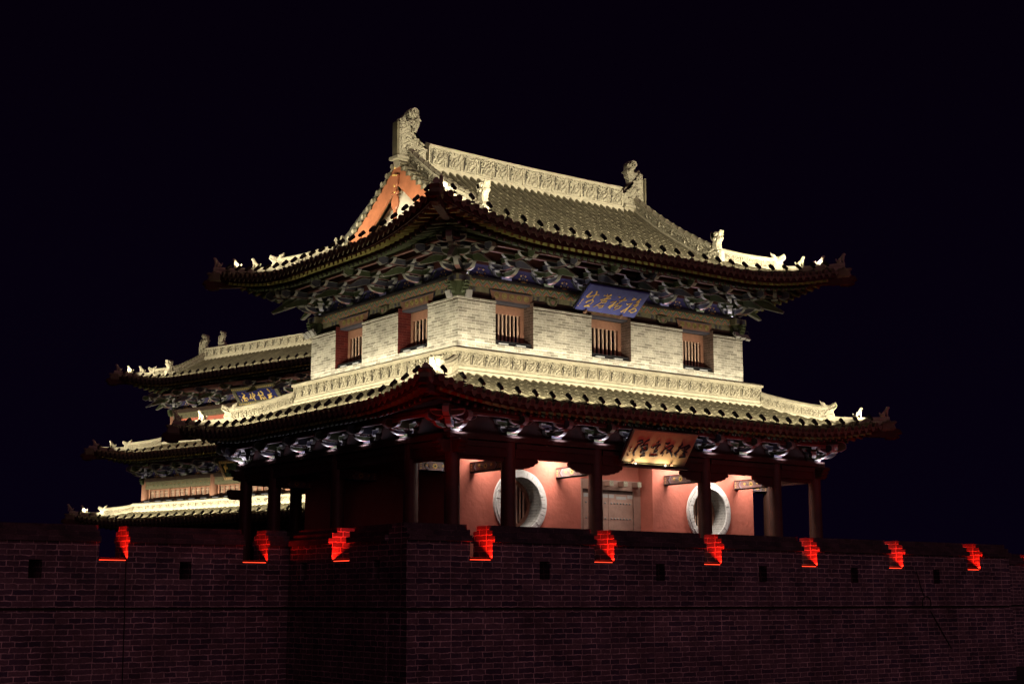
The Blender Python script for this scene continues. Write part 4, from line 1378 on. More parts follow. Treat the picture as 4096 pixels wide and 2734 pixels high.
def flame_panel(f, a, hw, U_, parent=None, z=8.745, sc=1.0, yo=.06):
    """violet panel between brackets with a gold half-sun, scrolls and green cloud borders"""
    mb = MB('gold', 'green', 'white', 'pink')
    O_ = V(f(a, 0, z))
    N_ = V(f(0, -1, 0)) - V(f(0, 0, 0))
    W_ = (0, 0, 1)
    R_ = lambda pts, w, m_, h=.012: mb.ribbon([(x * sc, y * sc) for x, y in pts], w * sc, O_, U_, W_, N_, h, m_)
    for r_, w in ((.11, .012), (.08, .012), (.05, .014)):
        R_([(r_ * math.cos(q * math.pi / 8), .02 + r_ * math.sin(q * math.pi / 8)) for q in range(9)], w, 0)
    for q in range(1, 8):
        t = q * math.pi / 8
        R_([(.12 * math.cos(t), .02 + .12 * math.sin(t)), (.15 * math.cos(t + .12), .02 + .15 * math.sin(t + .12))], .010, 0)
    R_([(-.04, .20), (0, .17), (.04, .20), (.03, .25), (-.03, .25), (-.04, .20)], .010, 2)
    R_([(0, .32), (.018, .34), (0, .36), (-.018, .34), (0, .32)], .012, 3)
    for s_ in (-1, 1):
        for cx, cz in ((.13, .21), (.22, .10), (.08, .31), (.19, .03)):
            if cx < hw / sc - .04:
                R_([(s_ * cx + .022 * math.cos(q), cz + .022 * math.sin(q)) for q in (0, 1.2, 2.4, 3.6, 4.8, 6.2)], .007, 0)
        h_ = hw / sc
        R_([(s_ * (h_ * .42), .40), (s_ * (h_ * .55), .34), (s_ * (h_ * .60), .26), (s_ * (h_ * .78), .22), (s_ * (h_ * .82), .13), (s_ * (h_ * .98), .09), (s_ * h_, .01)], .024, 1, .014)
        R_([(s_ * (h_ * .48), .40), (s_ * (h_ * .60), .35), (s_ * (h_ * .65), .28), (s_ * (h_ * .83), .24), (s_ * (h_ * .87), .15), (s_ * (h_ * 1.03), .10)], .008, 2, .018)
    mb.build('flame_panel', parent)
xs = [cfx0] + bx_ + [cfx1]
ffp = lambda a, o, z: (a, cfy0 + .058 + o, z)
flp = lambda a, o, z: (cfx0 + .058 + o, a, z)
for a, b in zip(xs[:-1], xs[1:]): flame_panel(ffp, (a + b) / 2, (b - a) / 2 - .12, V((1, 0, 0)), tower)
ys = [cfy0] + by_ + [cfy1]
for a, b in zip(ys[:-1], ys[1:]): flame_panel(flp, (a + b) / 2, (b - a) / 2 - .14, V((0, 1, 0)), tower)
eb = MB('pink', 'green', 'beamred', 'olive')
for o_, z_ in ((.58, 9.43), (1.16, 9.43)):
    eb.box(cfx0 - o_ - .05, cfx1 + o_ + .05, cfy0 - o_ - .05, cfy0 - o_ + .05, z_, z_ + .05, 0)
    eb.box(cfx0 - o_ - .05, cfx0 - o_ + .05, cfy0 - o_ + .05, cfy1 + o_ + .05, z_, z_ + .05, 0)
eb.tube((cfx0 - 1.3, cfy0 - 1.16, 9.55), (cfx1 + 1.3, cfy0 - 1.16, 9.55), .07, .07, 10, 1)
eb.tube((cfx0 - 1.16, cfy0 - 1.3, 9.55), (cfx0 - 1.16, cfy1 + 1.3, 9.55), .07, .07, 10, 1)
eb.box(cfx0 - 1.0, cfx1 + 1.0, cfy0 - .62, cfy0 - .55, 9.482, 9.9, 2)
eb.box(cfx0 - .62, cfx0 - .55, cfy0 - .55, cfy1 + 1.0, 9.482, 9.9, 2)
eb.build('eave_beam', tower)

# ---- upper roof (hip and gable)
UH = Hip(20.118, 35.215, 29.58, 41.685, 9.62, 0.2895, 0.0445, D=3.2, Lu=4.2, h=0.66, fl=0.20, ts=1.0)
DR = (UH.y1 - UH.y0) / 2          # to the ridge
DG = 2.62                          # where the gable overhang starts, measured from the side eaves
DW = 3.15                          # recessed gable wall
def dmx_main(u):
    w = min(u, UH.L(0) - u)
    return w if w < DG else DR
dmx_side = lambda u: max(0.0, min(DW, u, UH.L(1) - u))
upper_roof = None
for side in range(4):
    mb = MB('tile', 'pan')
    tile_field(mb, UH, side, 0.265, 0.076, dmx_main if side in (0, 2) else dmx_side, 0.33, 12)
    o = mb.build('upper_roof' if side == 0 else 'roof_slope', tower if upper_roof is None else upper_roof)
    if upper_roof is None: upper_roof = o
for side in range(4):
    mb = MB('beamred', 'ochre', 'green', 'blue', 'white')
    eave_under(mb, UH, side, 2.1, 0.245)
    mb.build('eave_soffit', upper_roof)
GX0, GX1 = UH.x0 + DG, UH.x1 - DG
zr = lambda y: UH.ze + UH.a * (y - UH.y0) + UH.b * (y - UH.y0) ** 2 if y <= TY else UH.ze + UH.a * (UH.y1 - y) + UH.b * (UH.y1 - y) ** 2
def gable(roof, hip, gx, sg, ty, drr, dw, zfun, s=1.0, studs=True):
    """sg -1: gable faces -x"""
    ys_ = [ty - drr + dw * .9 + (drr - dw * .9) * i / 10 for i in range(11)]
    full = ys_ + [2 * ty - y for y in ys_[-2::-1]]
    mb = MB('gplaster')
    xw = gx - sg * (dw - (gx - hip.x0 if sg < 0 else hip.x1 - gx))
    zb = zfun(ys_[0]) - .3
    vs = [(xw, y, zfun(y) - .1) for y in full] + [(xw, full[-1], zb), (xw, full[0], zb)]
    fs = [tuple(range(len(vs)))]
    mb.add(vs, fs, 0)
    mb.build('gable_wall', roof)
    for half in (0, 1):
        b = MB('orange')
        yy = ys_ if half == 0 else [2 * ty - y for y in ys_]
        n = len(yy)
        vs = []
        for i, y in enumerate(yy):
            z1 = zfun(y) - .06 * s
            dz = (.66 if i > 0 else .36) * s
            if i in (3, 7): dz += .02 * s
            for x in (gx + sg * .035, gx - sg * .035):
                vs += [(x, y, z1), (x, y, z1 - dz)]
        fs = []
        for i in range(n - 1):
            a, c = i * 4, (i + 1) * 4
            fs += [(a, a + 1, c + 1, c), (a + 2, c + 2, c + 3, a + 3), (a + 1, a + 3, c + 3, c + 1), (a, c, c + 2, a + 2)]
        fs += [(0, 2, 3, 1)]
        b.add(vs, fs)
        # scalloped lower edge
        for i in range(1, n - 1):
            y = yy[i]
            b.tube((gx - sg * .034, y, zfun(y) - .68 * s), (gx + sg * .034, y, zfun(y) - .68 * s), .05 * s, .05 * s, 8)
        b.build('bargeboard', roof)
    zt = zfun(ty)
    p = MB('orange')
    ol = [(-.16, -.45), (-.13, -.75), (-.07, -.82), (-.06, -.92), (-.13, -.98), (-.16, -.94), (-.15, -1.02), (-.10, -1.06), (-.17, -1.16), (-.20, -1.30), (-.16, -1.44), (-.07, -1.52), (-.08, -1.62), (-.05, -1.72), (-.08, -1.80), (0, -1.98)]
    ol = [(a * s, b_ * s) for a, b_ in ol]
    ol = ol + [(-a, b_) for a, b_ in ol[-2::-1]]
    p.slab(ol, (gx + sg * .075, ty, zt), (0, 1, 0), (0, 0, 1), .07, 0, .015)
    p.build('gable_pendant', roof)
    if studs:
        st = MB('gold')
        for a, b_ in ((0, -.22), (0, -.45), (.09, -.43), (-.09, -.47), (0, -.78), (0, -.98), (2.3, -2.42), (2.42, -2.45), (-2.3, -2.42)):
            q = V((gx + sg * .112, ty + a * s, zt + b_ * s)) if abs(a) < 1 else V((gx + sg * .04, ty + a * s, zfun(ty + a * s) - .42))
            st.tube(q, q + V((sg * .025, 0, 0)), .035 * s, .012, 8)
        st.build('gold_stud', roof)
    # row of short tiles finishing the verge
    for half in (1, -1):
        v = MB('tile', 'carved2')
        nn = max(6, round(drr * .62 / .27))
        for i in range(nn):
            y = ty + half * (.22 + i * .275 * s)
            dz = zfun(y)
            v.tube((gx + sg * .10, y, dz + .05), (gx - sg * .42, y, dz + .06), .082 * s, .076 * s, 10, 0)
            v.disc((gx + sg * .105, y, dz + .05), (sg, 0, 0), .07 * s, 1, 10, .008)
            y2 = y + half * .137 * s
            z2 = zfun(y2)
            v.box(gx + sg * .07 - .015, gx + sg * .07 + .015, y2 - .08, y2 + .08, z2 - .09, z2 + .02, 0)
        v.build('verge_tiles', roof)
gable(upper_roof, UH, GX0, -1, TY, DR, DW, zr)
gable(upper_roof, UH, GX1, 1, TY, DR, DW, zr)
ZR = zr(TY)
def main_ridge(roof, x0, x1, ty, zr_, h, npan, s=1.0):
    mb = MB('stone', 'carved', 'carved2', 'painted_shade')
    w = .15 * s
    pr = [(-w - .14, -.10), (-w - .10, .0), (-w - .10, h * .08), (-w - .04, h * .11), (-w - .04, h * .17), (-w, h * .20), (-w, h - .16 * s), (-w - .05, h - .14 * s), (-w - .05, h - .09 * s), (-.08 * s, h - .07 * s), (-.06 * s, h - .02), (0, h), (.06 * s, h - .02), (.08 * s, h - .07 * s),
          (w + .05, h - .09 * s), (w + .05, h - .14 * s), (w, h - .16 * s), (w, h * .20), (w + .04, h * .17), (w + .04, h * .11), (w + .10, h * .08), (w + .10, 0), (w + .14, -.10)]
    mi = [0] * len(pr)
    mi[5] = 1
    mi[16] = 1
    sag = lambda t: .05 * s * (2 * t - 1) ** 2
    pts = [(x0 + (x1 - x0) * i / 10, ty, zr_ + sag(i / 10)) for i in range(11)]
    mb.sweep(pts, pr, mi, side=(0, -1, 0))
    for sg in (-1, 1):
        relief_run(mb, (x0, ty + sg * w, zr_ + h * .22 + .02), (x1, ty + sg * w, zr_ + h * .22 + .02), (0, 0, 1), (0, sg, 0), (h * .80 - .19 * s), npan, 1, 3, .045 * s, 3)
        for i in range(npan + 1):
            x = x0 + (x1 - x0) * i / npan
            mb.box(x - .022 * s, x + .022 * s, ty + sg * (w + .02) - .02, ty + sg * (w + .02) + .02, zr_ + h * .20, zr_ + h - .14 * s, 0)
    return mb.build('main_ridge', roof)
main_ridge(upper_roof, 23.75, 31.58, TY, 12.86, .89, 13)
for x, u in ((22.70, 1), (32.634, -1)):
    mb = MB('carved', 'stone', 'tile', 'painted_shade')
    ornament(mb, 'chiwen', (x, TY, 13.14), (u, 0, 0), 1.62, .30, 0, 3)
    mb.box(min(x - .02 * u, x - .09 * u), max(x - .02 * u, x - .09 * u), TY - .13, TY + .13, 13.16, 14.22, 2)
    mb.box(min(x - .14 * u, x + .95 * u), max(x - .14 * u, x + .95 * u), TY - .24, TY + .24, 13.05, 13.14, 1)
    mb.box(min(x - .02 * u, x + .95 * u), max(x - .02 * u, x + .95 * u), TY - .17, TY + .17, 12.80, 13.05, 1)
    mb.build('ridge_dragon', upper_roof)
def slope_ridge(roof, x, ty, d_r, y_end, zfun, hh, size, half):
    ys_ = [ty + half * (.12 + (abs(ty - y_end) - .12) * i / 12) for i in range(13)]
    pts = [V((x, y, zfun(y) + .02)) for y in ys_]
    mb = MB('stone', 'carved', 'tile')
    pr = cap_profile(.10, hh, .09, .04)
    mi = [0] * len(pr)
    mi[2] = 1
    mi[len(pr) - 4] = 1
    mb.sweep(pts, pr, mi, side=(1, 0, 0))
    for i in range(0, 13):
        mb.tube(pts[i] + V((0, -.014, hh - .08)), pts[i] + V((0, .014, hh - .08)), .105, .105, 10, 2)
    for sg in (1, -1):
        for i in range(0, 12, 2):
            a, b = pts[i] + V((sg * .10, 0, hh * .28)), pts[i + 2] + V((sg * .10, 0, hh * .28))
            relief_run(mb, a, b, (0, 0, 1), (sg, 0, 0), hh * .36, 1, 1, i, .025)
    mb.build('slope_ridge', roof)
    mb = MB('carved2', 'painted_shade')
    e = pts[-1]
    ornament(mb, 'beast', e + V((0, half * .12, -.06)), (0, half, 0), size, .22, 0, 1)
    mb.build('slope_beast', roof)
SRX = (23.08, 32.254)
for x in SRX:
    for half in (-1, 1):
        slope_ridge(upper_roof, x, TY, DR, TY + half * 3.72, zr, .58, 1.02, half)
for c in range(4):
    hip_ridge(upper_roof, UH, c, DG - .1, 1.30, -.06, (0.85, 0.45, 0.05) if c else (0.85, 0.45), hh=0.44, size=0.60)

# ================================================================== name plaques
def plaque(name, label, TL, TR, BL, fieldm, framem, strokes, corners, sw, inkm, th=.07, frame=0.0, feet=True, h=.022, rail=None):
    """tilted board through three corner points; strokes given in traced units, mapped with the traced corner positions"""
    TL, TR, BL = V(TL), V(TR), V(BL)
    U, W = TR - TL, TL - BL
    N = U.cross(W).normalized()          # faces the viewer side
    c = (TR + BL) / 2
    t = thing(name, label, 'sign', c)
    org = c
    wu, hw = U.length, W.length
    u, w = U / wu, W / hw
    mb = MB(fieldm, framem)
    f0 = frame
    mb.slab([(f0, f0), (wu - f0, f0), (wu - f0, hw - f0), (f0, hw - f0)], BL - N * th / 2, u, w, th, 0, .008)
    mb.build('board', t, org)
    if frame > 0:
        fr = MB(framem, 'gold')
        for a, b, c_, d in ((0, wu, 0, frame), (0, wu, hw - frame, hw), (0, frame, frame, hw - frame), (wu - frame, wu, frame, hw - frame)):
            fr.slab([(a, c_), (b, c_), (b, d), (a, d)], BL - N * (th / 2 - .02), u, w, th + .04, 0, .012)
        for q in range(int(wu / .12)):
            for e in (frame / 2, hw - frame / 2):
                fr.ribbon(scroll((.06 + q * .12, e), .03, 1.2, 7, q), .008, BL + N * .04, u, w, N, .008, 1)
        fr.build('frame', t, org)
    else:
        fr = MB('black')
        fr.slab([(-.035, -.02), (wu + .035, -.02), (wu + .035, hw + .035), (-.035, hw + .035)], BL - N * (th + .02), u, w, .05, 0)
        fr.build('backing', t, org)
    (ax, ay), (bx, by), (cx, cy) = corners     # traced TL, TR, BL
    e1, e2 = (bx - ax, by - ay), (cx - ax, cy - ay)
    det = e1[0] * e2[1] - e1[1] * e2[0]
    def mp(p):
        dx, dy = p[0] - ax, p[1] - ay
        a = (dx * e2[1] - dy * e2[0]) / det
        b = (e1[0] * dy - e1[1] * dx) / det
        return (a * wu, (1 - b) * hw)
    for ch in strokes:
        ink = MB(inkm)
        for k_, (pts, wd) in enumerate(ch):
            pp = [mp(p) for p in pts]
            ww = [x * sw for x in wd] if isinstance(wd, (list, tuple)) else wd * sw
            ink.ribbon(pp, ww, BL + N * (.0015 * k_), u, w, N, h, 0)
        ink.build('character', t, org)
    if feet:
        for a in (.16, .76):
            ft = MB('brown', 'black', 'olive')
            p = BL + u * (wu * a) + N * .05 - w * .02
            ft.slab([(-.045, -.05), (.045, -.05), (.055, .02), (.03, .09), (0, .11), (-.03, .09), (-.055, .02)], p, u, w, .05, 0, .012)
            ft.build('foot', t, org)
    return t, BL, u, w, N, wu, hw

BLUE = [
 [([(465,310),(400,372),(312,450),(335,462),(450,428),(560,402),(640,400)],[14,20,26,20,13,13,18]), ([(590,312),(580,360),(530,430),(470,520)],[26,20,15,12]),
  ([(470,520),(400,548),(330,575),(300,600)],[12,16,20,24]), ([(430,530),(490,538),(492,570),(420,640),(300,680),(250,702)],[12,14,14,11,14,18]), ([(250,702),(310,690),(382,698)],[18,20,24])],
 [([(795,420),(860,425),(990,412)],[12,9,14]), ([(886,385),(868,440)],[9,7]), ([(985,395),(900,460),(800,510),(700,535)],[24,13,11,20]), ([(810,520),(900,500),(968,486)],[14,12,19]),
  ([(722,566),(800,560),(868,556),(830,600),(740,610)],[10,13,19,13,11]), ([(722,590),(620,660),(492,720)],[12,13,10]), ([(625,705),(690,690),(780,680),(740,730),(650,745)],[14,10,19,13,14])],
 [([(1185,450),(1235,463)],[12,20]), ([(975,605),(1050,590),(1135,570),(1060,640),(960,700),(922,738)],[10,11,17,13,18,22]), ([(1100,610),(1010,690),(950,768)],[12,15,18]),
  ([(1212,550),(1300,545),(1410,540)],[12,10,18]), ([(1380,480),(1300,560),(1150,640),(1010,715)],[20,12,10,11]), ([(1200,610),(1130,690),(1090,745)],[10,12,18]), ([(1130,722),(1200,692),(1280,690),(1215,750),(1062,810)],[9,11,19,13,8])],
 [([(1572,548),(1630,490),(1692,522),(1612,534)],[8,20,22,16]), ([(1430,632),(1450,660),(1580,630),(1500,720),(1400,790),(1280,862)],[12,20,20,15,15,24]), ([(1465,755),(1365,880)],[14,24]),
  ([(1815,520),(1712,592)],[20,16]), ([(1700,602),(1785,592),(1740,640),(1622,690)],[14,20,13,12]), ([(1635,690),(1748,674),(1680,720),(1600,770),(1492,845)],[11,17,12,12,20]), ([(1530,808),(1690,778),(1700,830),(1620,878),(1550,882),(1520,850)],[11,13,17,13,15,12])],
 [([(175,560),(225,510)],[10,12]), ([(140,610),(155,595)],[8,9]), ([(118,632),(128,622)],[6,6]), ([(60,690),(85,672),(80,690)],[6,8,6])]]
b_ = plaque('name_plaque', 'blue tilted plaque with four gold characters hung under the upper eave', (26.103, 30.67, 8.797), (28.368, 30.67, 8.797), (26.103, 31.40, 8.205),
       'plqblue', 'black', BLUE, ((440, 120), (2095, 385), (0, 785)), .001, 'gold')
TAN = [
 [([(585,432),(640,402),(705,402),(718,440),(640,498),(600,500)],[12,22,32,24,30,24]), ([(610,500),(560,580),(500,655),(470,720),(475,775)],[20,26,30,28,24]), ([(885,372),(820,402),(760,450),(712,510)],[20,15,11,5]),
  ([(650,562),(740,522),(828,500),(802,570),(812,640),(740,660),(650,700)],[18,24,26,36,36,34,28]), ([(650,700),(740,742),(748,785),(640,815)],[22,30,32,20]), ([(690,590),(700,650)],[26,30])],
 [([(1068,462),(1110,445),(1138,420)],[9,24,14]), ([(932,570),(960,592),(1080,512),(1148,512)],[20,20,18,24]), ([(1122,525),(1040,600),(1012,650)],[15,12,12]), ([(1005,655),(1080,640),(1055,700),(975,722),(1000,660)],[13,18,18,20,13]),
  ([(1010,690),(1050,670)],[7,7]), ([(880,745),(860,800),(960,808),(1068,798),(1062,742)],[10,13,15,18,10])],
 [([(1298,470),(1345,490),(1402,456)],[14,28,14]), ([(1268,575),(1290,610),(1200,700),(1155,752)],[18,18,18,20]), ([(1180,740),(1230,738),(1190,805)],[14,18,10]), ([(1240,650),(1380,560),(1470,520),(1488,550),(1420,640),(1305,740)],[16,14,17,20,20,15]), ([(1320,655),(1395,690),(1430,760),(1442,850)],[20,30,24,6])],
 [([(1718,448),(1722,500)],[10,26]), ([(1725,510),(1625,590)],[24,20]), ([(1690,540),(1600,690),(1515,755)],[22,30,28]), ([(1530,770),(1555,830)],[34,10]), ([(1650,620),(1760,580),(1895,530),(1925,560),(1820,640)],[18,20,34,34,26]),
  ([(1800,570),(1758,660),(1830,712)],[20,18,20]), ([(1705,650),(1790,720)],[14,18]), ([(1740,735),(1765,800)],[30,36]), ([(1780,830),(1620,855)],[22,16])],
 [([(432,575),(440,590)],[8,9]), ([(398,602),(412,622)],[8,9]), ([(372,672),(395,690)],[8,9]), ([(320,770),(340,760),(338,785),(318,788),(320,770)],[4,4,4,4,4])]]
l_ = plaque('name_plaque', 'tan wooden plaque with four large black characters, lit from below at the lower eave', (26.208, 29.035, 4.518), (28.579, 29.035, 4.518), (26.208, 29.60, 3.717),
       'plqwood', 'black', TAN, ((540, 110), (2150, 270), (170, 930)), .00112, 'ink')
# rail and two spots under the tan plaque
rl = thing('plaque_rail', 'dark rail with two bright bulbs under the tan plaque', 'lamp', (27.39, 29.45, 3.62))
mb = MB('black', 'olive')
mb.box(26.25, 28.55, 29.40, 29.50, 3.58, 3.65)
mb.tube((26.25, 29.62, 3.69), (28.55, 29.62, 3.69), .035, .035, 8, 1)
mb.build('rail', rl, rl.location)
for x in (26.52, 27.62):
    mb = MB('whitestrip')
    mb.tube((x, 29.385, 3.64), (x, 29.36, 3.665), .03, .025, 8)
    mb.build('bulb', rl, rl.location)

# ================================================================== lamps on the eaves
def spot_proto():
    t = thing('roof_spotlight', 'x', 'spotlight', (0, 0, 0))
    mb = MB('black')
    mb.tube((0, -.02, .10), (0, .11, .215), .052, .062, 10)
    mb.tube((0, -.05, .075), (0, -.02, .10), .036, .052, 10)
    mb.build('lamp_head', t)
    mb = MB('black')
    mb.tube((0, .02, -.01), (0, .02, .13), .014, .014, 6)
    mb.box(-.05, .05, -.03, .06, -.015, .012)
    mb.build('lamp_arm', t)
    return t
SPOT = spot_proto()
used = [False]
def spot_row(hip, side, n, lab, grp, d=0.03, u0=0.55, Gm=None, rzadd=0.0, rev=False, sc=1.0, power=6.0, tilt=.42, spread=95, color=WARM):
    L = hip.L(side)
    for i in range(n):
        j = n - 1 - i if rev else i
        u = u0 + (L - 2 * u0) * j / (n - 1)
        o = SPOT if not used[0] else copy_tree(SPOT)
        used[0] = True
        p = hip.P(side, u, d, 0.13)
        ax = V(hip.axes(side)[1])
        rz = math.atan2(-ax.y, -ax.x) - math.pi / 2
        if Gm is not None: p = Gm @ p
        o.location = p
        o.rotation_euler = (0, 0, rz + rzadd + random.uniform(-.12, .12))
        o.scale = (sc, sc, sc)
        o['label'] = lab % ORD[i]
        o['group'] = grp
        inn = -ax
        q = hip.P(side, u, d, 0.13 + .235 * sc) + inn * .15 * sc
        dv = inn + V((0, 0, tilt))
        xd = V(hip.axes(side)[0])
        if Gm is not None:
            q, dv, xd = Gm @ q, Gm.to_3x3() @ dv, Gm.to_3x3() @ xd
        area('roof_spot_beam', q, dv, xd, .09, .07, power * (.5 if i in (0, 1, n - 2, n - 1) else 1), color, spread)
spot_row(LH, 0, 29, '%s small black spotlight from the near corner on the front lower eave', 'spotlights along the front lower eave of the tower', power=13, tilt=.30)
spot_row(LH, 3, 24, '%s small black spotlight from the near corner on the left lower eave', 'spotlights along the left lower eave of the tower', rev=True, power=13, tilt=.30)
spot_row(UH, 0, 26, '%s small black spotlight from the near corner on the front upper eave', 'spotlights along the front upper eave of the tower', power=20, tilt=.46, spread=68)
spot_row(UH, 3, 21, '%s small black spotlight from the near corner on the left upper eave', 'spotlights along the left upper eave of the tower', rev=True, power=11, tilt=.5, spread=75)

# long lamp bars at the foot of the upper wall
def bar_light(label, f, a0, a1, o, z, grp):
    t = thing('linear_light', label, 'light bar', f((a0 + a1) / 2, o, z), 0, grp)
    mb = MB('black')
    mb.hexa([f(a0, o - .04, z), f(a1, o - .04, z), f(a1, o + .04, z), f(a0, o + .04, z), f(a0, o - .04, z + .05), f(a1, o - .04, z + .05), f(a1, o + .04, z + .05), f(a0, o + .04, z + .05)])
    mb.build('housing', t, t.location)
    return t
g_ = 'black light bars at the foot of the upper wall'
for i in range(5):
    a = WX0 - .1 + i * 2.24
    bar_light('%s black light bar from the near corner at the foot of the front brick wall' % ORD[i], fUF, a, a + 2.2, -.06, 6.69, g_)
for i in range(4):
    a = WY0 - .02 + i * 2.02
    bar_light('%s black light bar from the near corner at the foot of the side brick wall' % ORD[i], fUL, a, a + 1.98, -.06, 6.69, g_)
area('wall_wash', (TX, WY0 - .10, 6.755), (0, .42, 1), (1, 0, 0), 10.9, .05, 34, WARM, 170)
area('wall_wash', (WX0 - .10, TY, 6.755), (.42, 0, 1), (0, 1, 0), 7.9, .05, 25, WARM, 170)
# black light bars on the frieze, lighting the bracket sets
g_ = 'black light bars on the painted frieze'
for i in range(8):
    a = WX0 + .45 + i * 1.28
    bar_light('%s short black light bar from the near corner on top of the front frieze' % ORD[i], fUF, a, a + 1.24, FO - .05, 8.742, g_)
for i in range(6):
    a = WY0 + .5 + i * 1.2
    bar_light('%s short black light bar from the near corner on top of the side frieze' % ORD[i], fUL, a, a + 1.16, FO - .05, 8.742, g_)
area('bracket_wash', (TX, WY0 + FO - .07, 8.81), (0, -.25, 1), (1, 0, 0), 10.4, .04, 20, COOL, 160)
area('bracket_wash', (WX0 + FO - .07, TY, 8.81), (-.25, 0, 1), (0, 1, 0), 7.4, .04, 2.2, COOL, 160)

# floodlights hung at the tower corners
def floodlight(label, loc, rz, tilt):
    t = thing('floodlight', label, 'floodlight', loc, rz, 'grey floodlights at the upper wall corners')
    c, s = math.cos(tilt), math.sin(tilt)
    mb = MB('greymetal', 'litbar')
    X, Y, Z = V((1, 0, 0)), V((0, c, s)), V((0, -s, c))
    mb.obox((0, 0, -.08), X * .09, Y * .04, Z * .11, 0)
    mb.build('lamp_case', t)
    mb = MB('black')
    for k in range(4):
        mb.obox(V((0, 0, -.08)) + Y * .05 + X * (-.06 + .04 * k), X * .006, Y * .016, Z * .10)
    mb.build('cooling_fin', t)
    mb = MB('black')
    mb.path([(-.1, 0, -.08), (-.1, 0, .12), (.1, 0, .12), (.1, 0, -.08)], .01)
    mb.build('yoke', t)
floodlight('left one of two grey floodlights hanging at the near corner under the painted beam ends', (22.02, 31.86, 8.27), -math.pi / 2, .35)
floodlight('right one of two grey floodlights hanging at the near corner under the painted beam ends', (22.42, 31.48, 8.27), 0, .15)
for i in range(3):
    floodlight('%s grey floodlight from the outside at the far left corner of the upper brick wall' % ORD[i], (22.02, 39.72 - i * .2, 8.26 + i * .02), -math.pi / 2, .7)
for i in range(3):
    floodlight('%s grey floodlight from the outside at the right end of the upper brick wall' % ORD[i], (33.25 - i * .22, 31.52, 8.24 + i * .02), 0, -.7)

# small uplights at the foot of each lower bracket
for x, y, r0, k in [(a, CY0, 0, 0) for a in [CX0] + lx + [CX1]] + [(CX0, a, 1, 0) for a in ly + [CY1 - .1]]:
    if r0 == 0: area('bracket_uplight', (x + .05, y - .32, 4.12), (0, .25, 1), (1, 0, 0), .30, .05, 3.6, COOL, 165)
    else: area('bracket_uplight', (x - .32, y, 4.12), (.25, 0, 1), (0, 1, 0), .30, .05, 3.4, COOL, 165)

# gallery downlights
def downlight(x, label, power):
    t = thing('ceiling_downlight', label, 'lamp', (x, 31.05, 4.06), 0, 'round downlights in the gallery ceiling')
    mb = MB('greymetal')
    mb.tube((x, 31.05, 4.02), (x, 31.05, 4.069), .085, .085, 14)
    mb.build('housing', t, t.location)
    mb = MB('whitestrip')
    mb.tube((x, 31.05, 4.012), (x, 31.05, 4.019), .065, .065, 14)
    mb.build('lens', t, t.location)
    area('gallery_light', (x, 31.1, 4.0), (0, .30, -1), (1, 0, 0), .8, .16, power, (1.0, 0.90, 0.82), 165)
for i, (x, p) in enumerate(((22.9, 32), (25.35, 58), (26.9, 11), (28.6, 11), (29.9, 42), (31.5, 50), (33.0, 42))):
    downlight(x, '%s round downlight from the near corner in the front gallery ceiling' % ORD[i], p)

# plaque spots
T_, BL_, u_, w_, N_, wu_, hw_ = l_
for a in (.25, .66):
    p = BL_ + u_ * (wu_ * a) + N_ * .13 - w_ * .06
    area('plaque_spot', p, w_ - N_ * .30, u_, .78, .02, 5.5, (1.0, .80, .48), 150)

# ================================================================== gate tower behind, to the left
GA = V((.242, -.97, 0)).normalized()
GRZ = math.atan2(GA.y, GA.x)
GO = V((27.153, 63.758, 0))
GM = Matrix.Translation(GO) @ Matrix.Rotation(GRZ, 4, 'Z')
gate = thing('gate_tower', 'larger three-roofed gate tower standing behind to the left of the near tower', 'tower', GO, GRZ)
GL = 14.6
GD = 6.4
def gtie(): pass
# lower roof
H1 = Hip(-1.9, GL + 1.9, -2.2, GD + 2.2, 3.36, .26, .03, D=2.0, Lu=3.0, h=.42, fl=.25, ts=.8)
H2 = Hip(-1.6, GL + 1.6, -1.55, GD + 1.55, 6.38, .26, .03, D=2.0, Lu=3.0, h=.42, fl=.25, ts=.8)
H3 = Hip(-.85, GL - .2, -.85, 5.65, 9.78, .30, .0495, D=2.2, Lu=3.2, h=.55, fl=.28, ts=.85)
first = {}
def gate_roof(name, H, dt, xg=None):
    root = None
    for side in (0, 3, 1):
        mb = MB('tile', 'pan')
        if xg is None: fn = dmx(H, side, dt)
        elif side == 0: fn = lambda u: (min(u, H.L(0) - u) if min(u, H.L(0) - u) < xg else dt)
        else: fn = lambda u: max(0, min(xg + .3, u, H.L(3) - u))
        tile_field(mb, H, side, .27, .075, fn, .36, 6, 5)
        o = mb.build(name if root is None else 'roof_slope', gate if root is None else root)
        root = root or o
        mb = MB('beamred', 'ochre', 'green', 'blue', 'white')
        if side != 1:
            eave_under(mb, H, side, 1.4, .25)
            mb.build('eave_soffit', root)
    return root
r1 = gate_roof('lower_roof', H1, 1.75)
r2 = gate_roof('middle_roof', H2, 2.1)
r3 = gate_roof('upper_roof', H3, 3.25, 1.75)
mb = MB('tile', 'pan')
tile_field(mb, H3, 2, .27, .075, lambda u: (min(u, H3.L(0) - u) if min(u, H3.L(0) - u) < 1.75 else 3.25), .5, 6, 4)
mb.build('roof_slope', r3)
ridge_band([(-.15, -.45), (GL + .15, -.45), (GL + .15, GD + .45), (-.15, GD + .45)], 3.86, .50, 'wall_ridge', r1, [30, 10, 30, 12], skip=(1, 2), wd=.10)
ridge_band([(.55, .55), (GL - .55, .55), (GL - .55, GD - .55), (.55, GD - .55)], 6.90, .34, 'wall_ridge', r2, [26, 10, 30, 10], skip=(1, 2), wd=.10)
hip_ridge(r1, H1, 0, 1.7, .85, -.05, (.35, -.0), hh=.40, size=.52)
hip_ridge(r2, H2, 0, 2.0, 1.0, -.05, (.6, .15), hh=.40, size=.52)
hip_ridge(r3, H3, 0, 1.7, 1.0, -.05, (.72, .40, .10), hh=.36, size=.48)
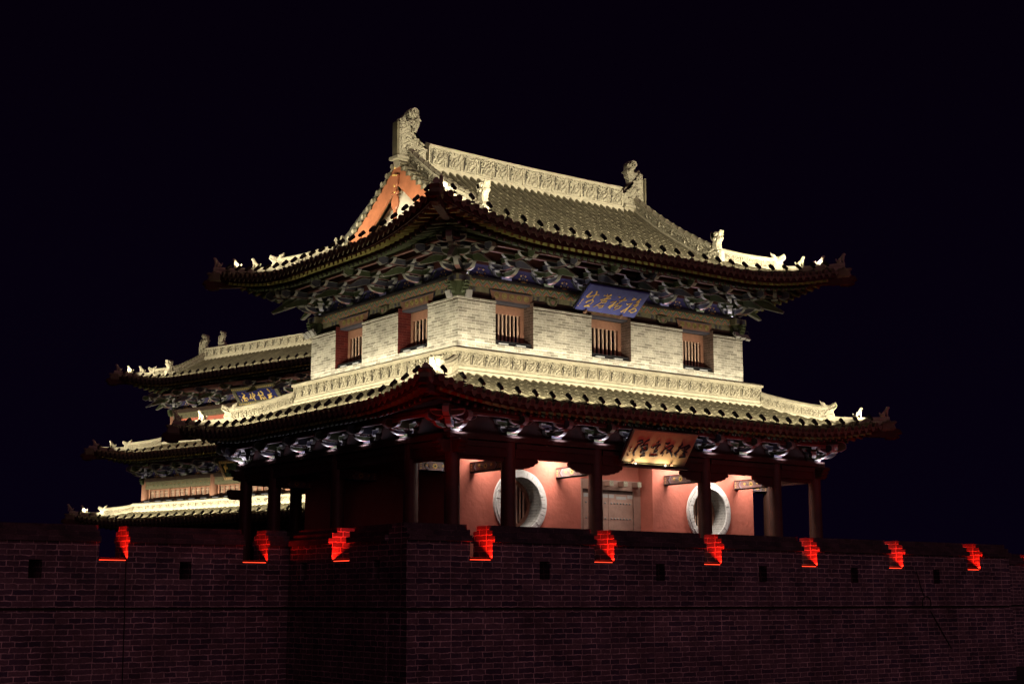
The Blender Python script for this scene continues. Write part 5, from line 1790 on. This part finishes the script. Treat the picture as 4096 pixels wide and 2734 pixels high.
zg = lambda y: H3.ze + H3.a * (y + .85) + H3.b * (y + .85) ** 2 if y <= 2.4 else H3.ze + H3.a * (5.65 - y) + H3.b * (5.65 - y) ** 2
main_ridge(r3, 1.15, GL - 2.1, 2.4, zg(2.4) - .02, .58, 22, .8)
for x, u in ((.55, 1), (GL - 1.5, -1)):
    mb = MB('carved', 'stone')
    ornament(mb, 'chiwen', (x, 2.4, zg(2.4) + .02), (u, 0, 0), 1.22, .24)
    mb.build('ridge_dragon', r3)
mb = MB('carved', 'stone')
ornament(mb, 'chiwen', (1.75, 2.55, zg(2.4) + .40), (1, 0, 0), .90, .2)
mb.build('ridge_dragon', r3)
slope_ridge(r3, .98, 2.4, 3.25, .45, zg, .40, .80, -1)
# walls, columns, lattice windows of the middle storey
gw = MB('winwood', 'dark')
gw.box(.2, GL - .2, .15, GD - .15, 3.4, 6.3, 1)
gw.box(.2, GL - .2, .10, .15, 4.98, 5.45, 0)
gw.box(.2, GL - .2, .10, .15, 3.9, 4.42, 0)
gw.build('middle_wall', gate)
gw = MB('plaster', 'dark')
gw.box(.9, GL - .9, .95, GD - .95, 6.6, 9.7, 0)
gw.build('upper_wall', gate)
gw = MB('roomdark')
gw.box(1.0, GL - 1.0, 1.0, GD - 1.0, -.1, 3.4, 0)
gw.build('ground_storey', gate)
for x in (0, 4.86, 9.74, GL):
    mb = MB('winwood')
    mb.tube((x, 0, 3.6), (x, 0, 5.46), .2, .19, 14)
    mb.build('column', gate)
for x in (.75, 5.2, 9.6, GL - .75):
    mb = MB('winwood')
    mb.tube((x, .85, 6.9), (x, .85, 8.45), .18, .17, 14)
    mb.build('column', gate)
def leaf(x0, x1):
    mb = MB('winwood', 'bar', 'roomdark')
    z0, z1 = 4.42, 4.98
    mb.box(x0, x0 + .04, .06, .09, z0, z1, 0)
    mb.box(x1 - .04, x1, .06, .09, z0, z1, 0)
    mb.box(x0 + .04, x1 - .04, .06, .09, z0, z0 + .05, 0)
    mb.box(x0 + .04, x1 - .04, .06, .09, z1 - .05, z1, 0)
    mb.box(x0 + .04, x1 - .04, .085, .095, z0 + .05, z1 - .05, 2)
    w = x1 - x0 - .08
    for q in range(1, 4):
        x = x0 + .04 + w * q / 4
        mb.box(x - .010, x + .010, .078, .084, z0 + .05, z1 - .05, 1)
    for zz in (.12, .17, .40):
        mb.box(x0 + .04, x1 - .04, .077, .085, z0 + zz, z0 + zz + .016, 1)
    mb.build('lattice_window', gate)
for bay in range(3):
    for a, b in ((.27, 1.60), (1.73, 3.04), (3.18, 4.50)):
        for q in range(4):
            x0 = bay * 4.87 + a + (b - a) * q / 4
            leaf(x0, x0 + (b - a) / 4 - .01)
    for a in (.2, 1.605, 3.05, 4.5):
        mb = MB('winwood')
        mb.box(bay * 4.87 + a, bay * 4.87 + a + .11, .02, .12, 4.4, 5.0)
        mb.build('window_post', gate)
def gate_frieze(y, x0, x1, z, hz, tiers, n, bz, sc=.95):
    mb = MB('zig', 'olive', 'dark', 'panelblue', 'beamred', 'pink')
    mb.box(x0 - .1, x1 + .1, y - .12, y + .12, z - hz, z - .17, 1)
    mb.box(x0 - .2, x1 + .2, y - .16, y + .16, z - .165, z, 2)
    mb.box(x0, x1, y + .06, y + .12, z, z + .42, 3)
    mb.box(x0, x1, y + .05, y + .13, z + .42, z + 1.0, 4)
    mb.box(x0 - .4, x1 + .4, y - .43, y - .33, z + bz, z + bz + .06, 5)
    if tiers == 2: mb.box(x0 - .7, x1 + .7, y - .80, y - .70, z + bz, z + bz + .06, 5)
    for k_ in range(int((x1 - x0) / .3)):
        mb.ribbon(scroll((x0 + .15 + k_ * .3, z - hz / 2 - .1), .06, 1.2, 7, k_), .012, (0, y - .121, 0), (1, 0, 0), (0, 0, 1), (0, -1, 0), .01, 0)
    mb.build('painted_frieze', gate)
    sp = [(x0, y, 0, 0), (x0, y, -math.pi / 2, 0), (x0, y, -math.pi / 4, 1)]
    xs = [x0 + (x1 - x0) * i / n for i in range(n + 1)]
    sp += [(x, y, 0, i % 2) for i, x in enumerate(xs) if i > 0]
    place_brackets(gate, sp, tiers, z, sc=sc)
    f = lambda a, o, zz: (a, y + .06 + o, zz)
    for a, b in list(zip(xs[:-1], xs[1:]))[:7]:
        flame_panel(f, (a + b) / 2, (b - a) / 2 - .12, V((1, 0, 0)), gate, z=z + .003, sc=.92)
    mb = MB('green', 'olive', 'white')
    mb.slab([(.05, z), (.40, z), (.36, z - .06), (.40, z - .10), (.33, z - .15), (.36, z - .2), (.26, z - .27), (.05, z - .32)], (x0, y, 0), (-1, 0, 0), (0, 0, 1), .17, 0, .02)
    mb.slab([(.05, z), (.36, z), (.33, z - .06), (.36, z - .10), (.29, z - .15), (.30, z - .2), (.22, z - .27), (.05, z - .32)], (x0, y, 0), (0, -1, 0), (0, 0, 1), .17, 0, .02)
    mb.build('corner_block', gate)
gate_frieze(0, 0, GL, 5.50, .50, 1, 10, .47, sc=1.15)
gate_frieze(.85, .75, GL - .75, 8.70, .42, 2, 8, .62)
gate_frieze(-.2, 0, GL, 2.62, .3, 1, 10, .40)
for x in (0, 4.86, 9.74, GL):
    mb = MB('dark')
    mb.tube((x, -.2, -.1), (x, -.2, 2.3), .2, .19, 12)
    mb.build('column', gate)
# its plaques
NAVY = [
 [([(700,530),(780,565),(720,640)],[14,22,14]), ([(770,600),(742,640)],[16,12]), ([(740,660),(860,640),(890,680)],[12,16,16]), ([(790,650),(782,720),(850,700),(880,755)],[20,18,20,16]), ([(690,690),(742,770),(960,745)],[12,14,14]), ([(615,602),(645,608)],[8,8])],
 [([(930,535),(975,550)],[10,10]), ([(975,570),(955,655)],[14,14]), ([(975,600),(1022,660)],[12,16]), ([(1015,490),(1040,560)],[10,12]), ([(1040,532),(1100,545),(1088,590),(1030,592)],[12,16,16,12]), ([(1060,620),(1130,690),(1110,738),(1190,725)],[18,18,20,10])],
 [([(1210,490),(1238,560),(1185,555)],[16,24,12]), ([(1250,560),(1320,690)],[18,14]), ([(1270,460),(1340,500),(1355,550),(1292,555)],[16,18,16,14]), ([(1315,600),(1400,650),(1418,600),(1350,615),(1392,670)],[12,12,10,10,12]), ([(1400,580),(1462,645)],[8,10])],
 [([(1480,400),(1550,450)],[18,24]), ([(1505,545),(1600,490),(1545,600)],[18,22,24]), ([(1560,630),(1620,560)],[24,20]), ([(1700,570),(1740,580)],[9,9])]]
def gp(x, y, z): return GM @ V((x, y, z))
plaque('name_plaque', 'navy plaque with gold frame and gold characters on the distant gate tower', gp(5.72, .0, 9.22), gp(8.58, .0, 9.22), gp(5.84, .5, 8.45), 'plqnavy', 'olive', NAVY, ((330, 410), (1690, 220), (640, 870)), .00185, 'gold', frame=.2, feet=False)
plaque('name_plaque', 'green plaque with a tan frame half hidden behind the near tower roof', gp(5.82, -.7, 5.93), gp(8.7, -.7, 5.93), gp(5.92, -.30, 5.14), 'plqgreen', 'plqwood',
       [[([(520, 362), (492, 385), (498, 402), (540, 396), (528, 380)], [8, 8, 9, 9, 7]), ([(508, 350), (512, 430)], [7, 8])]], ((395, 340), (1000, 262), (500, 505)), .003, 'gold', frame=.14, feet=False)
# lamps on its eaves
spot_row(H1, 0, 31, '%s small black spotlight from the left on the lowest eave of the gate tower', 'spotlights along the lowest eave of the gate tower', Gm=GM, rzadd=GRZ, u0=.4, sc=.85, power=12, tilt=.22, spread=70)
spot_row(H2, 0, 30, '%s small black spotlight from the left on the middle eave of the gate tower', 'spotlights along the middle eave of the gate tower', Gm=GM, rzadd=GRZ, u0=.4, sc=.85, power=8.5)
spot_row(H3, 0, 28, '%s small black spotlight from the left on the top eave of the gate tower', 'spotlights along the top eave of the gate tower', Gm=GM, rzadd=GRZ, u0=.4, sc=.85, power=8.5)
def garea(name, p, d, x, sx, sy, pw, col, sp=160):
    area(name, GM @ V(p), GM.to_3x3() @ V(d), GM.to_3x3() @ V(x), sx, sy, pw, col, sp)
garea('window_wash', (GL / 2, -.42, 4.42), (0, .4, 1), (1, 0, 0), GL, .05, 5, WARM)
garea('bracket_wash', (GL / 2, -.26, 5.53), (0, .1, 1), (1, 0, 0), GL, .04, 6, COOL)
garea('upper_wash', (GL / 2, .55, 7.4), (0, .3, 1), (1, 0, 0), GL - 1.5, .05, 6, WARM)
garea('bracket_wash', (GL / 2, .62, 8.74), (0, -.1, 1), (1, 0, 0), GL - 1.5, .04, 6, COOL)
for i in range(12):
    x = .5 + i * .8
    t = thing('lamp_bar', '%s pale lamp bar from the left along the window sill of the gate tower' % ORD[i], 'lamp', GM @ V((x, -.30, 4.36)), GRZ, 'lamp bars below the gate tower windows')
    mb = MB('litbar')
    mb.box(-.17, .17, -.03, .03, .03, .07)
    mb.build('tube', t)
    mb = MB('black')
    mb.box(-.37, .37, -.05, .05, 0, .028)
    mb.box(-.30, .30, .032, .05, .028, .12)
    mb.build('base', t)
